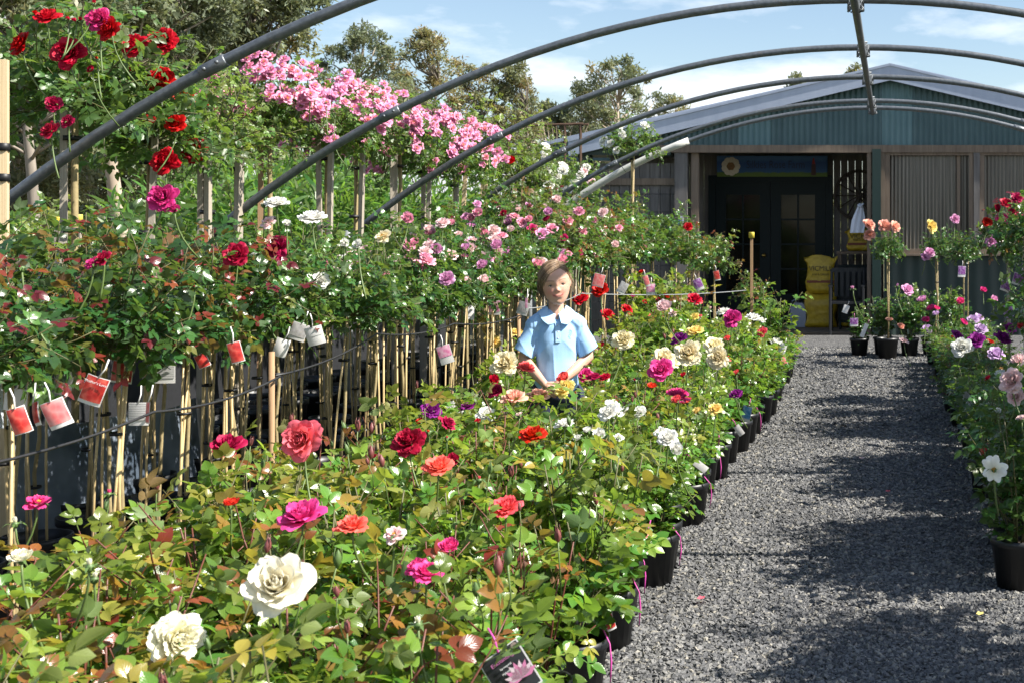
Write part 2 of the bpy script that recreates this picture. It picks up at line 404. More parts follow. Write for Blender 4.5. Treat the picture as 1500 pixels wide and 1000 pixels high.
# ------------------------------------------------------------------ blooms (unit diameter about 1, foot at the origin, opening towards +z)
def gen_bloom(seed, kind):
    rng = np.random.RandomState(seed); mb = MB(); nu, nv = 7, 6
    cfg = {'tea': (30, .50), 'open': (34, .52), 'rosette': (70, .50), 'bud': (12, .40), 'semi': (15, .5), 'single': (8, .52), 'cup': (40, .48)}[kind]
    N, R = cfg
    for i in range(N):
        s = (i + .5) / N; th = i * 2.39996 + rng.randn() * .12
        if kind == 'tea':
            a0, a1 = rad(2 + 46 * s), rad(-20 + 142 * s ** 1.7); L = R * (.74 + .34 * s); W = R * (.42 + .38 * s)
        elif kind == 'open':
            a0, a1 = rad(4 + 52 * s), rad(-14 + 128 * s ** 1.5); L = R * (.62 + .42 * s); W = R * (.36 + .38 * s)
        elif kind == 'rosette':
            a0, a1 = rad(rng.uniform(-10, 12) + 84 * s), rad(-30 + rng.uniform(-25, 25) + 125 * s); L = R * (.56 + .40 * s); W = R * (.26 + .30 * s); th += rng.randn() * .5
        elif kind == 'cup':
            a0, a1 = rad(15 + 60 * s), rad(-45 + 85 * s); L = R * (.55 + .5 * s); W = R * (.32 + .38 * s)
        elif kind == 'bud':
            a0, a1 = rad(14 + 14 * s), rad(-24 + 26 * s); L = R * (1.25 - .12 * s); W = R * (.32 + .16 * s)
        elif kind == 'semi':
            a0, a1 = rad(35 + 45 * s), rad(10 + 95 * s); L = R * (.55 + .45 * s); W = R * (.40 + .22 * s)
        else:
            a0, a1 = rad(68), rad(82 + rng.uniform(-14, 26)); L = R * rng.uniform(.9, 1.05); W = R * .46
        W *= rng.uniform(.88, 1.12); L *= rng.uniform(.92, 1.06)
        P = np.zeros((nv, nu, 3)); r, z = .02 + .05 * s * R, 0.0
        if kind in ('tea', 'open', 'rosette'): r += .05 * s
        k1, k2 = rng.uniform(4, 9), rng.uniform(0, 6.28); ruf = .035 * R * (1 + s)
        for v in range(nv):
            t = v / (nv - 1)
            w = W * (math.sin(math.pi * min(1, .10 + .70 * t)) ** .7) * (1 if v < nv - 1 else .74)
            a = a0 + (a1 - a0) * t
            for u in range(nu):
                x = (u / (nu - 1)) * 2 - 1
                lim = max(r + .10 * R, .06)
                phi = max(-1.7, min(1.7, x * w / lim)) * (.95 if kind != 'single' else 1)
                rr = r - .12 * R * x * x * t * (1 - s * .6)
                zz = z - (.10 * x * x * L * t) + ruf * math.sin(k1 * x + k2) * t * t
                P[v, u] = (rr * math.cos(th + phi), rr * math.sin(th + phi), zz)
            r += L / (nv - 1) * math.sin(a); z += L / (nv - 1) * math.cos(a)
            r = max(r, .012)
        mb.grid(P, 0, pv=np.repeat(np.linspace(.02, 1, nv), nu), pu=np.tile(np.linspace(-1, 1, nu), nv), rnd=rng.rand(), age=max(.01, s))
    if kind in ('single', 'semi'):
        for k in range(26):
            a = rng.rand() * 6.28; q = rng.rand() * .5
            mb.tube([(0, 0, .02), (math.cos(a) * .11 * q * 2, math.sin(a) * .11 * q * 2, .13 + .05 * rng.rand())], [.006, .012], 4, 1)
    return mb.mesh('bloom', True, 2)
M['stamen'] = flat('stamen', (.55, .30, .03), .7)
BLOOM = {k: [gen_bloom(s * 17 + j, k) for s in range(3)] for j, k in enumerate(('tea', 'open', 'rosette', 'bud', 'semi', 'single', 'cup'))}
def gen_stalk(seed, L):
    rng = np.random.RandomState(seed); mb = MB()
    p = [np.zeros(3)]; lean = rng.randn(2) * .25
    for k in range(1, 6):
        t = k / 5; p.append(np.array([lean[0] * L * t * t, lean[1] * L * t * t, -L * t]))
    mb.tube(np.array(p)[::-1], np.linspace(.0032, .0026, 6), 6)
    mb.lathe([(.0015, -.012), (.008, -.006), (.009, .002), (.005, .006)], 8, mi=1)
    for k in range(5):
        a = k * 1.2566; o = np.array([math.cos(a), math.sin(a), 0]); s = np.array([-math.sin(a), math.cos(a), 0])
        pts = [(o * .006 - s * .004), (o * .006 + s * .004), o * .02 + s * .004 + [0, 0, .003], o * .02 - s * .004 + [0, 0, .003], o * .032 + [0, 0, -.006]]
        mb.add(pts, [np.array([[0, 1, 2, 3]]), np.array([[3, 2, 4]])], 1)
    return mb.mesh('stalk', True, 2)
STALK = [gen_stalk(s, L) for s, L in enumerate((.16, .22, .12, .19))]
def gen_greenbud(seed):
    rng = np.random.RandomState(seed); mb = MB()
    mb.lathe([(.001, -.008), (.0065, 0), (.0095, .009), (.0085, .018), (.0045, .028), (.001, .034)], 9)
    for k in range(3):
        a = rng.rand() * 6.28; o = np.array([math.cos(a), math.sin(a), 0]); mb.tube([o * .008 + [0, 0, .008], o * .009 + [0, 0, .024], o * .006 + [0, 0, .042]], [.002, .0018, .0004], 4)
    mb.tube([(0, 0, -.15), (.006 * rng.randn(), .004, -.07), (0, 0, 0)], [.0026, .0022, .0022], 5, 1)
    return mb.mesh('bud', True, 2)
GBUD = [gen_greenbud(s) for s in range(3)]
M['bud_red'] = flat('bud_red', (.17, .05, .045), .5)

def bloom(parent, p, d, color, kind, tilt=None, rng=RN, stalk=True):
    """p in the parent's space; tilt = direction the flower opens towards"""
    k = rng.randrange(3)
    dv = Vector(tilt if tilt is not None else (rng.uniform(-.45, .6), rng.uniform(-.95, -.05), rng.uniform(.5, 1))).normalized()
    if parent.rotation_euler.z: dv.rotate(Euler((0, 0, -parent.rotation_euler.z)))
    rot = dv.to_track_quat('Z', 'Y').to_matrix() @ Matrix.Rotation(rng.uniform(0, 6.28), 3, 'Z')
    deep = {'tea': .42, 'open': .3, 'rosette': .3, 'bud': .35, 'semi': .2, 'single': .1, 'cup': .4}[kind]
    foot = Vector(tuple(p)) - dv * d * deep * .6
    o = part('bloom', BLOOM[kind][k], [PET[color], M['stamen']], parent, foot, rot, d)
    if stalk:
        s = part('stalk', STALK[rng.randrange(4)], [M['stalk'], M['sepal']], o, (0, 0, 0), None, 1.0 / d)
        s.rotation_euler = (rot.to_4x4().inverted() @ Matrix.Rotation(rng.uniform(0, 6.28), 4, 'Z')).to_euler()
    return o
# ------------------------------------------------------------------ world, sun, camera
SUN_EL, SUN_FRONT = 46.0, 7.0
w = bpy.data.worlds.new("World"); SC.world = w; w.use_nodes = True
nt = w.node_tree; bg = nt.nodes['Background']
sky = nt.nodes.new('ShaderNodeTexSky'); sky.sky_type = 'NISHITA'; sky.sun_disc = False
sky.sun_elevation = rad(SUN_EL); sky.sun_rotation = rad(90 + SUN_FRONT); sky.air_density = 1.0; sky.dust_density = .6; sky.ozone_density = 1.0
tc = nt.nodes.new('ShaderNodeTexCoord')
mp = nt.nodes.new('ShaderNodeMapping'); mp.inputs['Scale'].default_value = (1.0, 1.0, 3.2); mp.inputs['Location'].default_value = (.42, .1, .33)
n1 = nt.nodes.new('ShaderNodeTexNoise'); n1.inputs['Scale'].default_value = 3.6; n1.inputs['Detail'].default_value = 9; n1.inputs['Roughness'].default_value = .56
cr = nt.nodes.new('ShaderNodeValToRGB'); cr.color_ramp.elements[0].position = .47; cr.color_ramp.elements[1].position = .66
mx = nt.nodes.new('ShaderNodeMix'); mx.data_type = 'RGBA'; mx.inputs[7].default_value = (9.0, 9.1, 9.4, 1)
sz = nt.nodes.new('ShaderNodeSeparateXYZ'); mr = nt.nodes.new('ShaderNodeMapRange'); mr.inputs[1].default_value = .30; mr.inputs[2].default_value = .62; mr.inputs[3].default_value = 1; mr.inputs[4].default_value = .05
mm = nt.nodes.new('ShaderNodeMath'); mm.operation = 'MULTIPLY'
for a, b in ((tc.outputs['Generated'], sz.inputs[0]), (sz.outputs[2], mr.inputs[0]), (cr.outputs[0], mm.inputs[0]), (mr.outputs[0], mm.inputs[1])): nt.links.new(a, b)
for a, b in ((tc.outputs['Generated'], mp.inputs[0]), (mp.outputs[0], n1.inputs['Vector']), (n1.outputs['Fac'], cr.inputs[0]), (mm.outputs[0], mx.inputs[0]), (sky.outputs[0], mx.inputs[6]), (mx.outputs[2], bg.inputs[0])):
    nt.links.new(a, b)
bg.inputs['Strength'].default_value = .074
sd = bpy.data.lights.new('sun', 'SUN'); sd.energy = 5.0; sd.angle = rad(.53); sd.color = (1, .95, .86)
so = bpy.data.objects.new('sun', sd); COL.objects.link(so)
ts = Vector((math.cos(rad(SUN_EL)) * math.cos(rad(SUN_FRONT)), -math.cos(rad(SUN_EL)) * math.sin(rad(SUN_FRONT)), math.sin(rad(SUN_EL))))
so.rotation_euler = ts.to_track_quat('Z', 'Y').to_euler(); so.location = (6, -4, 12)
cd = bpy.data.cameras.new('camera'); cam = bpy.data.objects.new('camera', cd); COL.objects.link(cam); SC.camera = cam
cam.location = (0, 0, EYE); cam.rotation_euler = (rad(90), 0, 0)
cd.sensor_width = 36; cd.lens = 36 * F / 1500; cd.shift_x = -(U0 - 750) / 1500; cd.shift_y = (V0 - 500) / 1500; cd.clip_end = 3000
cd.dof.use_dof = True; cd.dof.focus_distance = 6.2; cd.dof.aperture_fstop = 11
SC.view_settings.view_transform = 'Standard'; SC.view_settings.look = 'None'; SC.view_settings.exposure = 1.2; SC.view_settings.gamma = 1
cy = SC.cycles; cy.max_bounces = 7; cy.diffuse_bounces = 2; cy.glossy_bounces = 3; cy.transmission_bounces = 4; cy.transparent_max_bounces = 6; cy.caustics_reflective = False; cy.caustics_refractive = False
cy.use_adaptive_sampling = True; cy.adaptive_threshold = .015; cy.sample_clamp_indirect = 6
try:
    cy.use_denoising = True; cy.denoiser = 'OPENIMAGEDENOISE'; cy.denoising_input_passes = 'RGB_ALBEDO_NORMAL'
except Exception: pass

# ------------------------------------------------------------------ ground
t = NT('earth'); v = t.coord(1.0)
m_earth = t.done(t.bsdf(t.ramp(t.noise(.7, 6, v), [(.3, (.06, .055, .03)), (.7, (.13, .12, .06))]), .95, 0, t.bump(t.noise(8, 5, v), .6, .05)))
structure('ground', MB().add([(-400, -60, -.03), (400, -60, -.03), (400, 900, -.03), (-400, 900, -.03)], [np.array([0, 1, 2, 3])]), m_earth)
def gravelmat(name, stone):
    t = NT(name); v = t.coord(1.0)
    if stone:
        rnd = t.attr('rnd'); col = t.ramp(rnd, [(0, (.062, .063, .067)), (.5, (.120, .120, .123)), (.85, (.19, .186, .178)), (.97, (.27, .25, .21))])
        pt = t.noise(.9, 5, v, .6); hs = t.n('ShaderNodeHueSaturation'); t.l(col, hs.inputs['Color']); t.l(t.math('MULTIPLY_ADD', pt, 1.1, .45), hs.inputs['Value'])
        return t.done(t.bsdf(hs.outputs[0], .85, 0, t.bump(t.noise(150, 3, v), .5, .004)))
    vo = t.n('ShaderNodeTexVoronoi'); vo.inputs['Scale'].default_value = 62; t.l(v, vo.inputs['Vector'])
    n = t.noise(3, 4, v)
    bw = t.n('ShaderNodeRGBToBW'); t.l(vo.outputs['Color'], bw.inputs[0])
    k = t.math('MULTIPLY_ADD', n, .25, t.math('MULTIPLY', bw.outputs[0], .8))
    col = t.ramp(k, [(.15, (.045, .045, .048)), (.5, (.10, .10, .103)), (.85, (.19, .186, .178))])
    return t.done(t.bsdf(col, .9, 0, t.bump(t.math('SUBTRACT', t.math('MULTIPLY', bw.outputs[0], .8), vo.outputs['Distance']), .9, .02)))
structure('gravel_path', MB().add([(-5.2, -3, .0), (6, -3, .0), (6, 17.3, .0), (-5.2, 17.3, .0)], [np.array([0, 1, 2, 3])]), gravelmat('gravel_bed', False))
# real stones where the path is near enough to tell one from the next
rs = np.random.RandomState(5)
def stones(n, y0, y1, x0f, x1f, smin, smax, mb):
    ico = np.array([(-.5, -.6, -.4), (.6, -.5, -.5), (.5, .6, -.4), (-.6, .5, -.5), (-.45, -.5, .35), (.4, -.45, .5), (.5, .4, .35), (-.4, .5, .45)])
    q = np.array([[0, 3, 2, 1], [4, 5, 6, 7], [0, 1, 5, 4], [1, 2, 6, 5], [2, 3, 7, 6], [3, 0, 4, 7]])
    Y = y0 + (y1 - y0) * rs.rand(n); X = x0f(Y) + (x1f(Y) - x0f(Y)) * rs.rand(n)
    S = (smin + (smax - smin) * rs.rand(n) ** 2.2)
    V = ico[None] * (1 + .35 * rs.randn(n, 8, 3)) * S[:, None, None] * np.array([1, 1, .62])
    a, b, c = rs.rand(n) * 6.28, rs.randn(n) * .5, rs.randn(n) * .5
    ca, sa, cb, sb, cc, sc = np.cos(a), np.sin(a), np.cos(b), np.sin(b), np.cos(c), np.sin(c)
    Rz = np.zeros((n, 3, 3)); Rz[:, 0, 0] = ca; Rz[:, 0, 1] = -sa; Rz[:, 1, 0] = sa; Rz[:, 1, 1] = ca; Rz[:, 2, 2] = 1
    Rx = np.zeros((n, 3, 3)); Rx[:, 0, 0] = 1; Rx[:, 1, 1] = cb; Rx[:, 1, 2] = -sb; Rx[:, 2, 1] = sb; Rx[:, 2, 2] = cb
    Ry = np.zeros((n, 3, 3)); Ry[:, 1, 1] = 1; Ry[:, 0, 0] = cc; Ry[:, 0, 2] = sc; Ry[:, 2, 0] = -sc; Ry[:, 2, 2] = cc
    V = np.einsum('nij,nvj->nvi', Rz @ Rx @ Ry, V) + np.stack([X, Y, S * .22], 1)[:, None]
    off = (np.arange(n) * 8)[:, None, None]
    mb.add(V.reshape(-1, 3), [(q[None] + off).reshape(-1, 4)], 0, rnd=np.repeat(np.clip(rs.rand(n) * .95 + .03, 0, 1), 8))
mb = MB(); edge = lambda y: np.full_like(y, -1.25); right = lambda y: np.minimum(.105 * y + .1, .75)
stones(34000, 3.4, 5.4, edge, right, .007, .016, mb); stones(38000, 5.4, 9.0, edge, right, .008, .017, mb); stones(22000, 9.0, 15.6, edge, lambda y: np.full_like(y, .9), .011, .022, mb)
structure('gravel', mb, gravelmat('gravel_stone', True), 'stuff')
# a few fallen petals and a leaf on the path
def litter(x, y, mat, label, cat, name):
    m_ = MB(); m_.grid(np.array([[((i - 1) * .013 * (1 - .25 * (j - 1) ** 2), (j - 1) * .017, .012 + .006 * ((i - 1) ** 2 + (j - 1) ** 2) * .6) for i in range(3)] for j in range(3)]), 0, pv=.8, age=.8, rnd=.5)
    o = part(name, m_, mat, None, (x, y, .012), (0, 0, x * 9), smooth=True); tag(o, label, cat)

# ------------------------------------------------------------------ tunnel frame
frame = thing('tunnel_frame', 'bare arched tunnel frame of grey galvanised pipe standing over the rose pots', 'tunnel frame', (-.2, 9, 0))
HY = [5.36, 7.25, 9.17, 10.95, 13.0, 13.75]
AR, AH, XB = 5.6, 2.70, 3.64
for i, y in enumerate(HY):
    r = .0235
    pts = []
    for k in range(41):
        dx = -XB + 2 * XB * k / 40
        pts.append((dx, 0, AH + (.03 if i == 0 else 0) - (AR - math.sqrt(AR * AR - dx * dx))))
    if i == 5: pts = [(p[0], p[1], p[2] - .0 * abs(p[0])) for p in pts]
    part('hoop', MB().tube(pts, r, 10), M['pipe'], frame, (0, y - 9, 0), smooth=True)
    for s in (-1, 1):
        part('post', MB().tube([(s * XB, 0, -.02), (s * XB, 0, AH - (AR - math.sqrt(AR * AR - XB * XB)) + .05)], .030, 12), M['pipe_post'], frame, (0, y - 9, 0), smooth=True)
    for dx in (-2.6, 1.55):
        zc_ = AH + (.03 if i == 0 else 0) - (AR - math.sqrt(AR * AR - dx * dx)); sl_ = -dx / math.sqrt(AR * AR - dx * dx); e_ = np.array([1, 0, sl_]) / math.hypot(1, sl_); c0 = np.array([dx, 0, zc_]); cp = MB()
        cp.tube([c0 - e_ * .06, c0 - e_ * .055, c0 + e_ * .055, c0 + e_ * .06], [.025, .0285, .0285, .025], 12)
        for k in (-1, 1): cp.tube([c0 + e_ * .03 * k + [0, -.026, 0], c0 + e_ * .03 * k + [0, -.037, 0]], .008, 6)
        part('coupler', cp, M['pipe'], frame, (0, y - 9, 0), smooth=True)
    # wire-lashed cross clamp under the ridge
    if i >= 1:
        c = MB()
        for k in range(7):
            a = k * .9; c.tube([(.045 * math.cos(q + a), .05 * math.sin(q + a) * (1 if k % 2 else -1), AH - .024 + .044 * math.sin(2 * q + k)) for q in np.linspace(0, 6.2, 14)], .0042, 4)
        c.tube([(-.03, 0, AH + .035), (.03, 0, AH + .035)], .009, 5); c.tube([(.02, -.03, AH - .02), (.05, -.06, AH - .07)], .003, 4)
        part('clamp', c, M['pipe'], frame, (0, y - 9, 0), smooth=True)
part('ridge_pipe', MB().tube([(0, 4.9 - 9, AH - .05), (0, 9 - 9, AH - .055), (0, 13.85 - 9, AH - .05)], .024, 10), M['pipe'], frame, smooth=True)
sl = []
for dx in np.linspace(-3.48, -1.95, 12): sl.append((dx, 13.75 - 9, AH - (AR - math.sqrt(AR * AR - dx * dx))))
part('pipe_sleeve', MB().tube(sl, .038, 12), M['sleeve'], frame, smooth=True)

# ------------------------------------------------------------------ shop
YS = 17.4
teal = (.050, .115, .125)
def corr(name, a, b, rough=.5, metal=0.0, streak=.35):
    t = NT(name); v = t.coord((1.0, 1.0, .12)); n = t.noise(9, 5, v); n2 = t.noise(1.3, 3, t.coord(1.0))
    return t.done(t.bsdf(t.ramp(t.math('MULTIPLY_ADD', n2, .5, t.math('MULTIPLY', n, .6)), [(.35, a), (.75, b)]), rough, metal))
M['clad'] = corr('gable_cladding', (.028, .075, .085), (.075, .14, .15)); M['clad_pale'] = corr('gable_pale_sheet', (.07, .15, .165), (.12, .215, .23))
M['fascia'] = corr('fascia_steel', (.34, .39, .50), (.44, .49, .60), .35, .1); M['roofsheet'] = corr('roof_steel', (.34, .37, .43), (.44, .47, .53), .4, .3)
M['green_paint'] = flat('dark_green_paint', (.010, .030, .026), .4, var=.2); M['dado'] = corr('green_dado', (.014, .030, .026), (.022, .042, .036))
M['trim'] = wood('frame_timber', (.10, .072, .05), (.22, .165, .12)); M['grey_board'] = wood('weathered_board', (.06, .055, .05), (.18, .165, .155), (9, 9, .9))
M['door_paint'] = flat('door_paint', (.004, .010, .011), .5, var=.15, spec=.2)
t = NT('dark_glass'); M['glass'] = t.done(t.bsdf((.004, .005, .005), .08, 0, t.bump(t.noise(3, 2, t.coord(1.0)), .02, .05), .28))
t = NT('poly_sheet'); v = t.coord((40, 1, .5)); nz = t.noise(1.0, 3, v)
M['poly'] = t.done(t.bsdf(t.ramp(nz, [(.3, (.03, .025, .019)), (.55, (.10, .087, .07)), (.8, (.24, .22, .19))]), .28, 0, None, .6))
shop = thing('shop_building', 'long low farm shop with teal corrugated gable, shaded porch and timber window frames', 'shop', (0, YS, 0))
def sp(name, mbm, mat, parent=None, smooth=False): return part(name, mbm, mat, parent or shop, (0, 0, 0), smooth=smooth)
ZL, ZA, XE = 2.54, 3.46, 4.3              # lintel, apex, half width
roofz = lambda x: ZA - (ZA - ZL + .02) * abs(x + .02) / 4.0
def sheet(x0, x1, z0, z1f, y, per=.076, amp=.011):
    mb = MB(); n = int((x1 - x0) / per * 8); xs = np.linspace(x0, x1, n + 1)
    ys = y - amp * np.cos(xs * 2 * math.pi / per)
    P = np.stack([np.stack([xs, ys, np.full_like(xs, z0)], 1), np.stack([xs, ys, np.array([z1f(x) for x in xs])], 1)])
    return mb.grid(P)
cuts = [(-4.0, -2.05, 'clad'), (-2.05, -1.62, 'clad_pale'), (-1.62, -.13, 'clad'), (-.13, .28, 'clad_pale'), (.28, 1.93, 'clad'), (1.93, 2.3, 'clad_pale'), (2.3, 4.0, 'clad')]
for a, b, m in cuts: sp('gable_sheet', sheet(a, b, ZL - .01, lambda x: roofz(x) - .05, 0 if m == 'clad' else -.006), M[m], smooth=True)
def slab(x0, x1, za, zb, y0, y1, th):
    return MB().prism([(x0, za), (x1, zb), (x1, zb + th), (x0, za + th)], 1, y0, y1)
for s in (-1, 1):
    xe = s * XE; dz = (ZA - ZL + .02) / 4.0
    sp('roof', slab(*( (xe, -.02) if s < 0 else (-.02, xe)), *( (ZA - dz * XE + .13, ZA + .13) if s < 0 else (ZA + .13, ZA - dz * XE + .13)), -.10, 8.6, .035), M['roofsheet'])
    sp('barge_board', slab(*( (xe, -.021) if s < 0 else (-.019, xe)), *( (ZA - dz * XE - .07, ZA - .07) if s < 0 else (ZA - .07, ZA - dz * XE - .07)), -.16, -.105, .19), M['fascia'])
    sp('barge_capping', slab(*( (xe, -.021) if s < 0 else (-.019, xe)), *( (ZA - dz * XE + .122, ZA + .122) if s < 0 else (ZA + .122, ZA - dz * XE + .122)), -.175, -.101, .028), M['fascia'])
# higher roof of the shed behind
for s in (-1, 1):
    sp('rear_roof', slab(*((-5.6, 0) if s < 0 else (.001, 5.6)), *((2.72, 3.98) if s < 0 else (3.98, 2.72)), 3.2, 12, .06), M['fascia'])
    sp('rear_gable', MB().prism([(-5.4, 2.5), (0, 2.5), (0, 3.95), (-5.4, 2.75)] if s < 0 else [(.001, 2.5), (5.4, 2.5), (5.4, 2.75), (.001, 3.95)], 1, 3.3, 3.34), M['clad'])
sp('lintel', MB().box((.1, -.015, ZL - .055), (8.0, .09, .10)), M['trim'])
sp('porch_post', MB().box((-2.82, .02, 1.245), (.17, .12, 2.49)), M['grey_board'])
sp('porch_post', MB().box((-2.64, .045, 1.245), (.10, .07, 2.49)), M['trim'])
sp('green_post', MB().box((-.20, -.03, 1.24), (.115, .11, 2.48)), M['green_paint'])
sp('post_trim', MB().box((-.30, .0, 1.24), (.055, .07, 2.48)), M['trim'])
# right: dado and two sheeted windows
sp('dado', sheet(-.10, 4.2, -.02, lambda x: 1.08, .02, .19, .012), M['dado'], smooth=True)
sp('corner_board', MB().box((-.115, -.005, 1.79), (.055, .075, 1.40)), M['trim'])
for a, b in ((-.085, 1.10), (1.18, 2.5), (2.58, 3.9)):
    wf = MB(); f = .062
    for c, s in (((a + b) / 2, .0, 2.43), (b - a, .07, f)), (((a + b) / 2, .0, 1.115), (b - a, .085, f)), ((a + f / 2, .0, 1.77), (f, .066, 1.26)), ((b - f / 2, .0, 1.77), (f, .066, 1.26)), ((b - .20, .03, 1.77), (.045, .03, 1.26)): wf.box(c, s)
    win = sp('window_frame', wf, M['trim'])
    sp('window_sheet', sheet(a + f, b - f, 1.145, lambda x: 2.40, .035, .05, .007), M['poly'], win, True)
    sp('sill', MB().box(((a + b) / 2, -.03, 1.07), (b - a + .04, .12, .028)), M['trim'], win)
sp('mullion', MB().box((1.14, -.01, 1.78), (.078, .09, 1.42)), M['grey_board'])
sp('interior_wall', MB().box((2.0, .45, 1.2), (4.2, .05, 2.5)), M['grey_board'])
# porch back wall, boards
YB = 1.5
bw = MB()
for k in range(38):
    x = -4.05 + k * .105; bw.box((x, YB + .035 + .006 * (k % 2), 1.25), (.10, .03, 2.5))
sp('porch_back_wall', bw, M['grey_board'])
lw = MB()
for k in range(9): lw.box((-4.02 + k * .138, .12 + .005 * (k % 3), 1.15), (.130, .025, 2.3))
sp('side_wall', lw, M['grey_board'])
sp('side_rail', MB().box((-3.45, .085, 2.05), (1.2, .03, .09)), M['trim'])
sp('porch_end_wall', MB().box((-.17, .78, 1.25), (.04, 1.4, 2.5)), M['grey_board'])
sp('porch_ceiling', MB().box((-1.5, .8, 2.52), (3.0, 1.4, .03)), M['grey_board'])
sp('eave_soffit', MB().prism([(-4.35, 2.40), (-2.95, 2.40), (-2.95, 2.50), (-4.35, 2.50)], 1, -.09, .6), M['green_paint'])
sp('corner_post', MB().box((-4.12, .05, 1.2), (.16, .16, 2.4)), M['green_paint'])
# double doors
df = MB(); X0, X1, ZT = -2.66, -.86, 2.19
df.box((X0 + .05, YB - .03, ZT / 2), (.10, .09, ZT)); df.box((X1 - .05, YB - .03, ZT / 2), (.10, .09, ZT)); df.box(((X0 + X1) / 2, YB - .03, ZT - .05), (X1 - X0 - .2, .09, .10))
sp('door_frame', df, M['door_paint'])
wd = (X1 - X0 - .2) / 2
for k in range(2):
    a = X0 + .10 + k * wd; b = a + wd; y = YB - .035
    d = MB(); st_ = .15
    for c, s in (((a + st_ / 2 + .003, y, 1.05), (st_, .045, 2.08)), ((b - st_ / 2 - .003, y, 1.05), (st_, .045, 2.08)), (((a + b) / 2, y, 2.00), (wd - 2 * st_ - .006, .043, .18)), (((a + b) / 2, y, .24), (wd - 2 * st_ - .006, .043, .46))): d.box(c, s)
    for q in range(1, 4): d.box(((a + b) / 2, y, .47 + q * .36), (wd - 2 * st_ - .006, .03, .025))
    d.box(((a + b) / 2, y - .003, 1.19), (.025, .03, 1.44))
    dr = sp('door', d, M['door_paint'])
    sp('pane', MB().box(((a + b) / 2, y + .012, 1.19), (wd - 2 * st_, .006, 1.45)), M['glass'], dr)
    if k == 0:
        hd = MB().lathe([(.001, -.06), (.022, -.055), (.028, -.04), (.02, -.025), (.009, -.018), (.009, 0), (.03, .0), (.03, .008)], 14)
        hd.v = [np.stack([q[:, 0], q[:, 2], q[:, 1]], 1) + np.array([b - .09, y - .03, 1.03]) for q in hd.v]
        sp('handle', hd, flat('brass', (.45, .30, .08), .3, 1.0), dr, True)
structure('porch_floor', MB().box((-1.5, YS + .82, .012), (2.62, 1.45, .03)), flat('worn_concrete', (.13, .10, .075), .9, scale=8, bump=.3))

def lettering(text, size, mat, parent, loc, rot, name='lettering', width=None):
    cu = bpy.data.curves.new('lettering', 'FONT'); cu.body = text; cu.size = size; cu.align_x = 'CENTER'; cu.align_y = 'CENTER'; cu.extrude = .0006; cu.resolution_u = 3
    o = bpy.data.objects.new('tmp', cu); COL.objects.link(o)
    bpy.context.view_layer.update()
    me = bpy.data.meshes.new_from_object(o.evaluated_get(bpy.context.evaluated_depsgraph_get()))
    bpy.data.objects.remove(o); me.name = name
    if not me.materials: me.materials.append(None)
    if width:
        xs = [v_.co.x for v_ in me.vertices]; k = width / max(1e-6, max(xs) - min(xs))
        for v_ in me.vertices: v_.co.x *= k
    return part(name, me, mat, parent, loc, rot)
# sign over the doors
yb = YS + YB
sg = thing('shop_sign', 'wide blue painted sign reading Silkies Rose Farm above the dark doors', 'sign', (-1.73, yb - .09, 2.32))
t = NT('sign_paint'); z = t.n('ShaderNodeSeparateXYZ'); t.l(t.coord(1.0), z.inputs[0]); n = t.noise(9, 5, t.coord(1.0))
zz = t.math('MULTIPLY_ADD', n, .07, z.outputs[2])
M['signpaint'] = t.done(t.bsdf(t.ramp(t.math('MULTIPLY_ADD', zz, 3.0, .5), [(.26, (.10, .16, .02)), (.33, (.07, .13, .04)), (.36, (.022, .09, .24)), (.75, (.016, .065, .22)), (.95, (.06, .15, .32))]), .6))
part('board', MB().box((0, 0, 0), (1.60, .025, .30)), M['signpaint'], sg)
lettering('Silkies Rose Farm', .16, flat('sign_letter', (.010, .018, .06), .6), sg, (.05, -.0135, .02), (rad(90), 0, 0), width=.84)
for dx, dz, s, c, nm in ((-.60, .0, .135, 'white', 'painted_rose'),):
    fl = MB()
    for k in range(9):
        a = k * .698; fl.lathe([(.001, .004), (.05, .003), (.055, 0)], 10, (.085 * math.cos(a), .085 * math.sin(a), 0))
    for k in range(6): fl.lathe([(.001, .008), (.03, .007), (.033, .003)], 8, (.03 * math.cos(k * 1.05), .03 * math.sin(k * 1.05), 0), 1)
    part(nm, fl, [flat('sign_white', (.62, .56, .46), .7), flat('sign_brown', (.22, .12, .05), .7, var=.5)], sg, (dx, -.0135, 0), (rad(90), 0, 0))
gn = MB(); gn.prism([(-.035, -.13), (.035, -.13), (.03, .03), (-.03, .03)], 1, 0, .003); gn.prism([(-.025, .032), (.025, .032), (.005, .12), (-.005, .12)], 1, 0, .003, 1)
part('painted_figure', gn, [flat('sign_dark', (.07, .03, .03), .7), flat('sign_red', (.30, .03, .02), .7)], sg, (.60, -.017, 0))

# wagon wheel on the porch wall
wh = thing('wagon_wheel', 'old dark spoked wagon wheel hung on the porch wall', 'wheel', (-.47, yb - .06, 1.90))
m_wheel = wood('wheel_wood', (.018, .013, .010), (.05, .036, .028))
def ring(r, w, d, n=40):
    m_ = MB(); m_.lathe([(r - w, -d / 2), (r, -d / 2), (r, d / 2), (r - w, d / 2), (r - w, -d / 2)], n); m_.v = [np.stack([q[:, 0], q[:, 2], q[:, 1]], 1) for q in m_.v]; return m_
part('rim', ring(.375, .042, .04), m_wheel, wh); 
hb = ring(.06, .055, .10, 16); part('hub', hb, m_wheel, wh)
for k in range(12):
    a = k * math.pi / 6; part('spoke', MB().tube([(.05 * math.cos(a), 0, .05 * math.sin(a)), (.34 * math.cos(a), 0, .34 * math.sin(a))], .011, 6), m_wheel, wh)
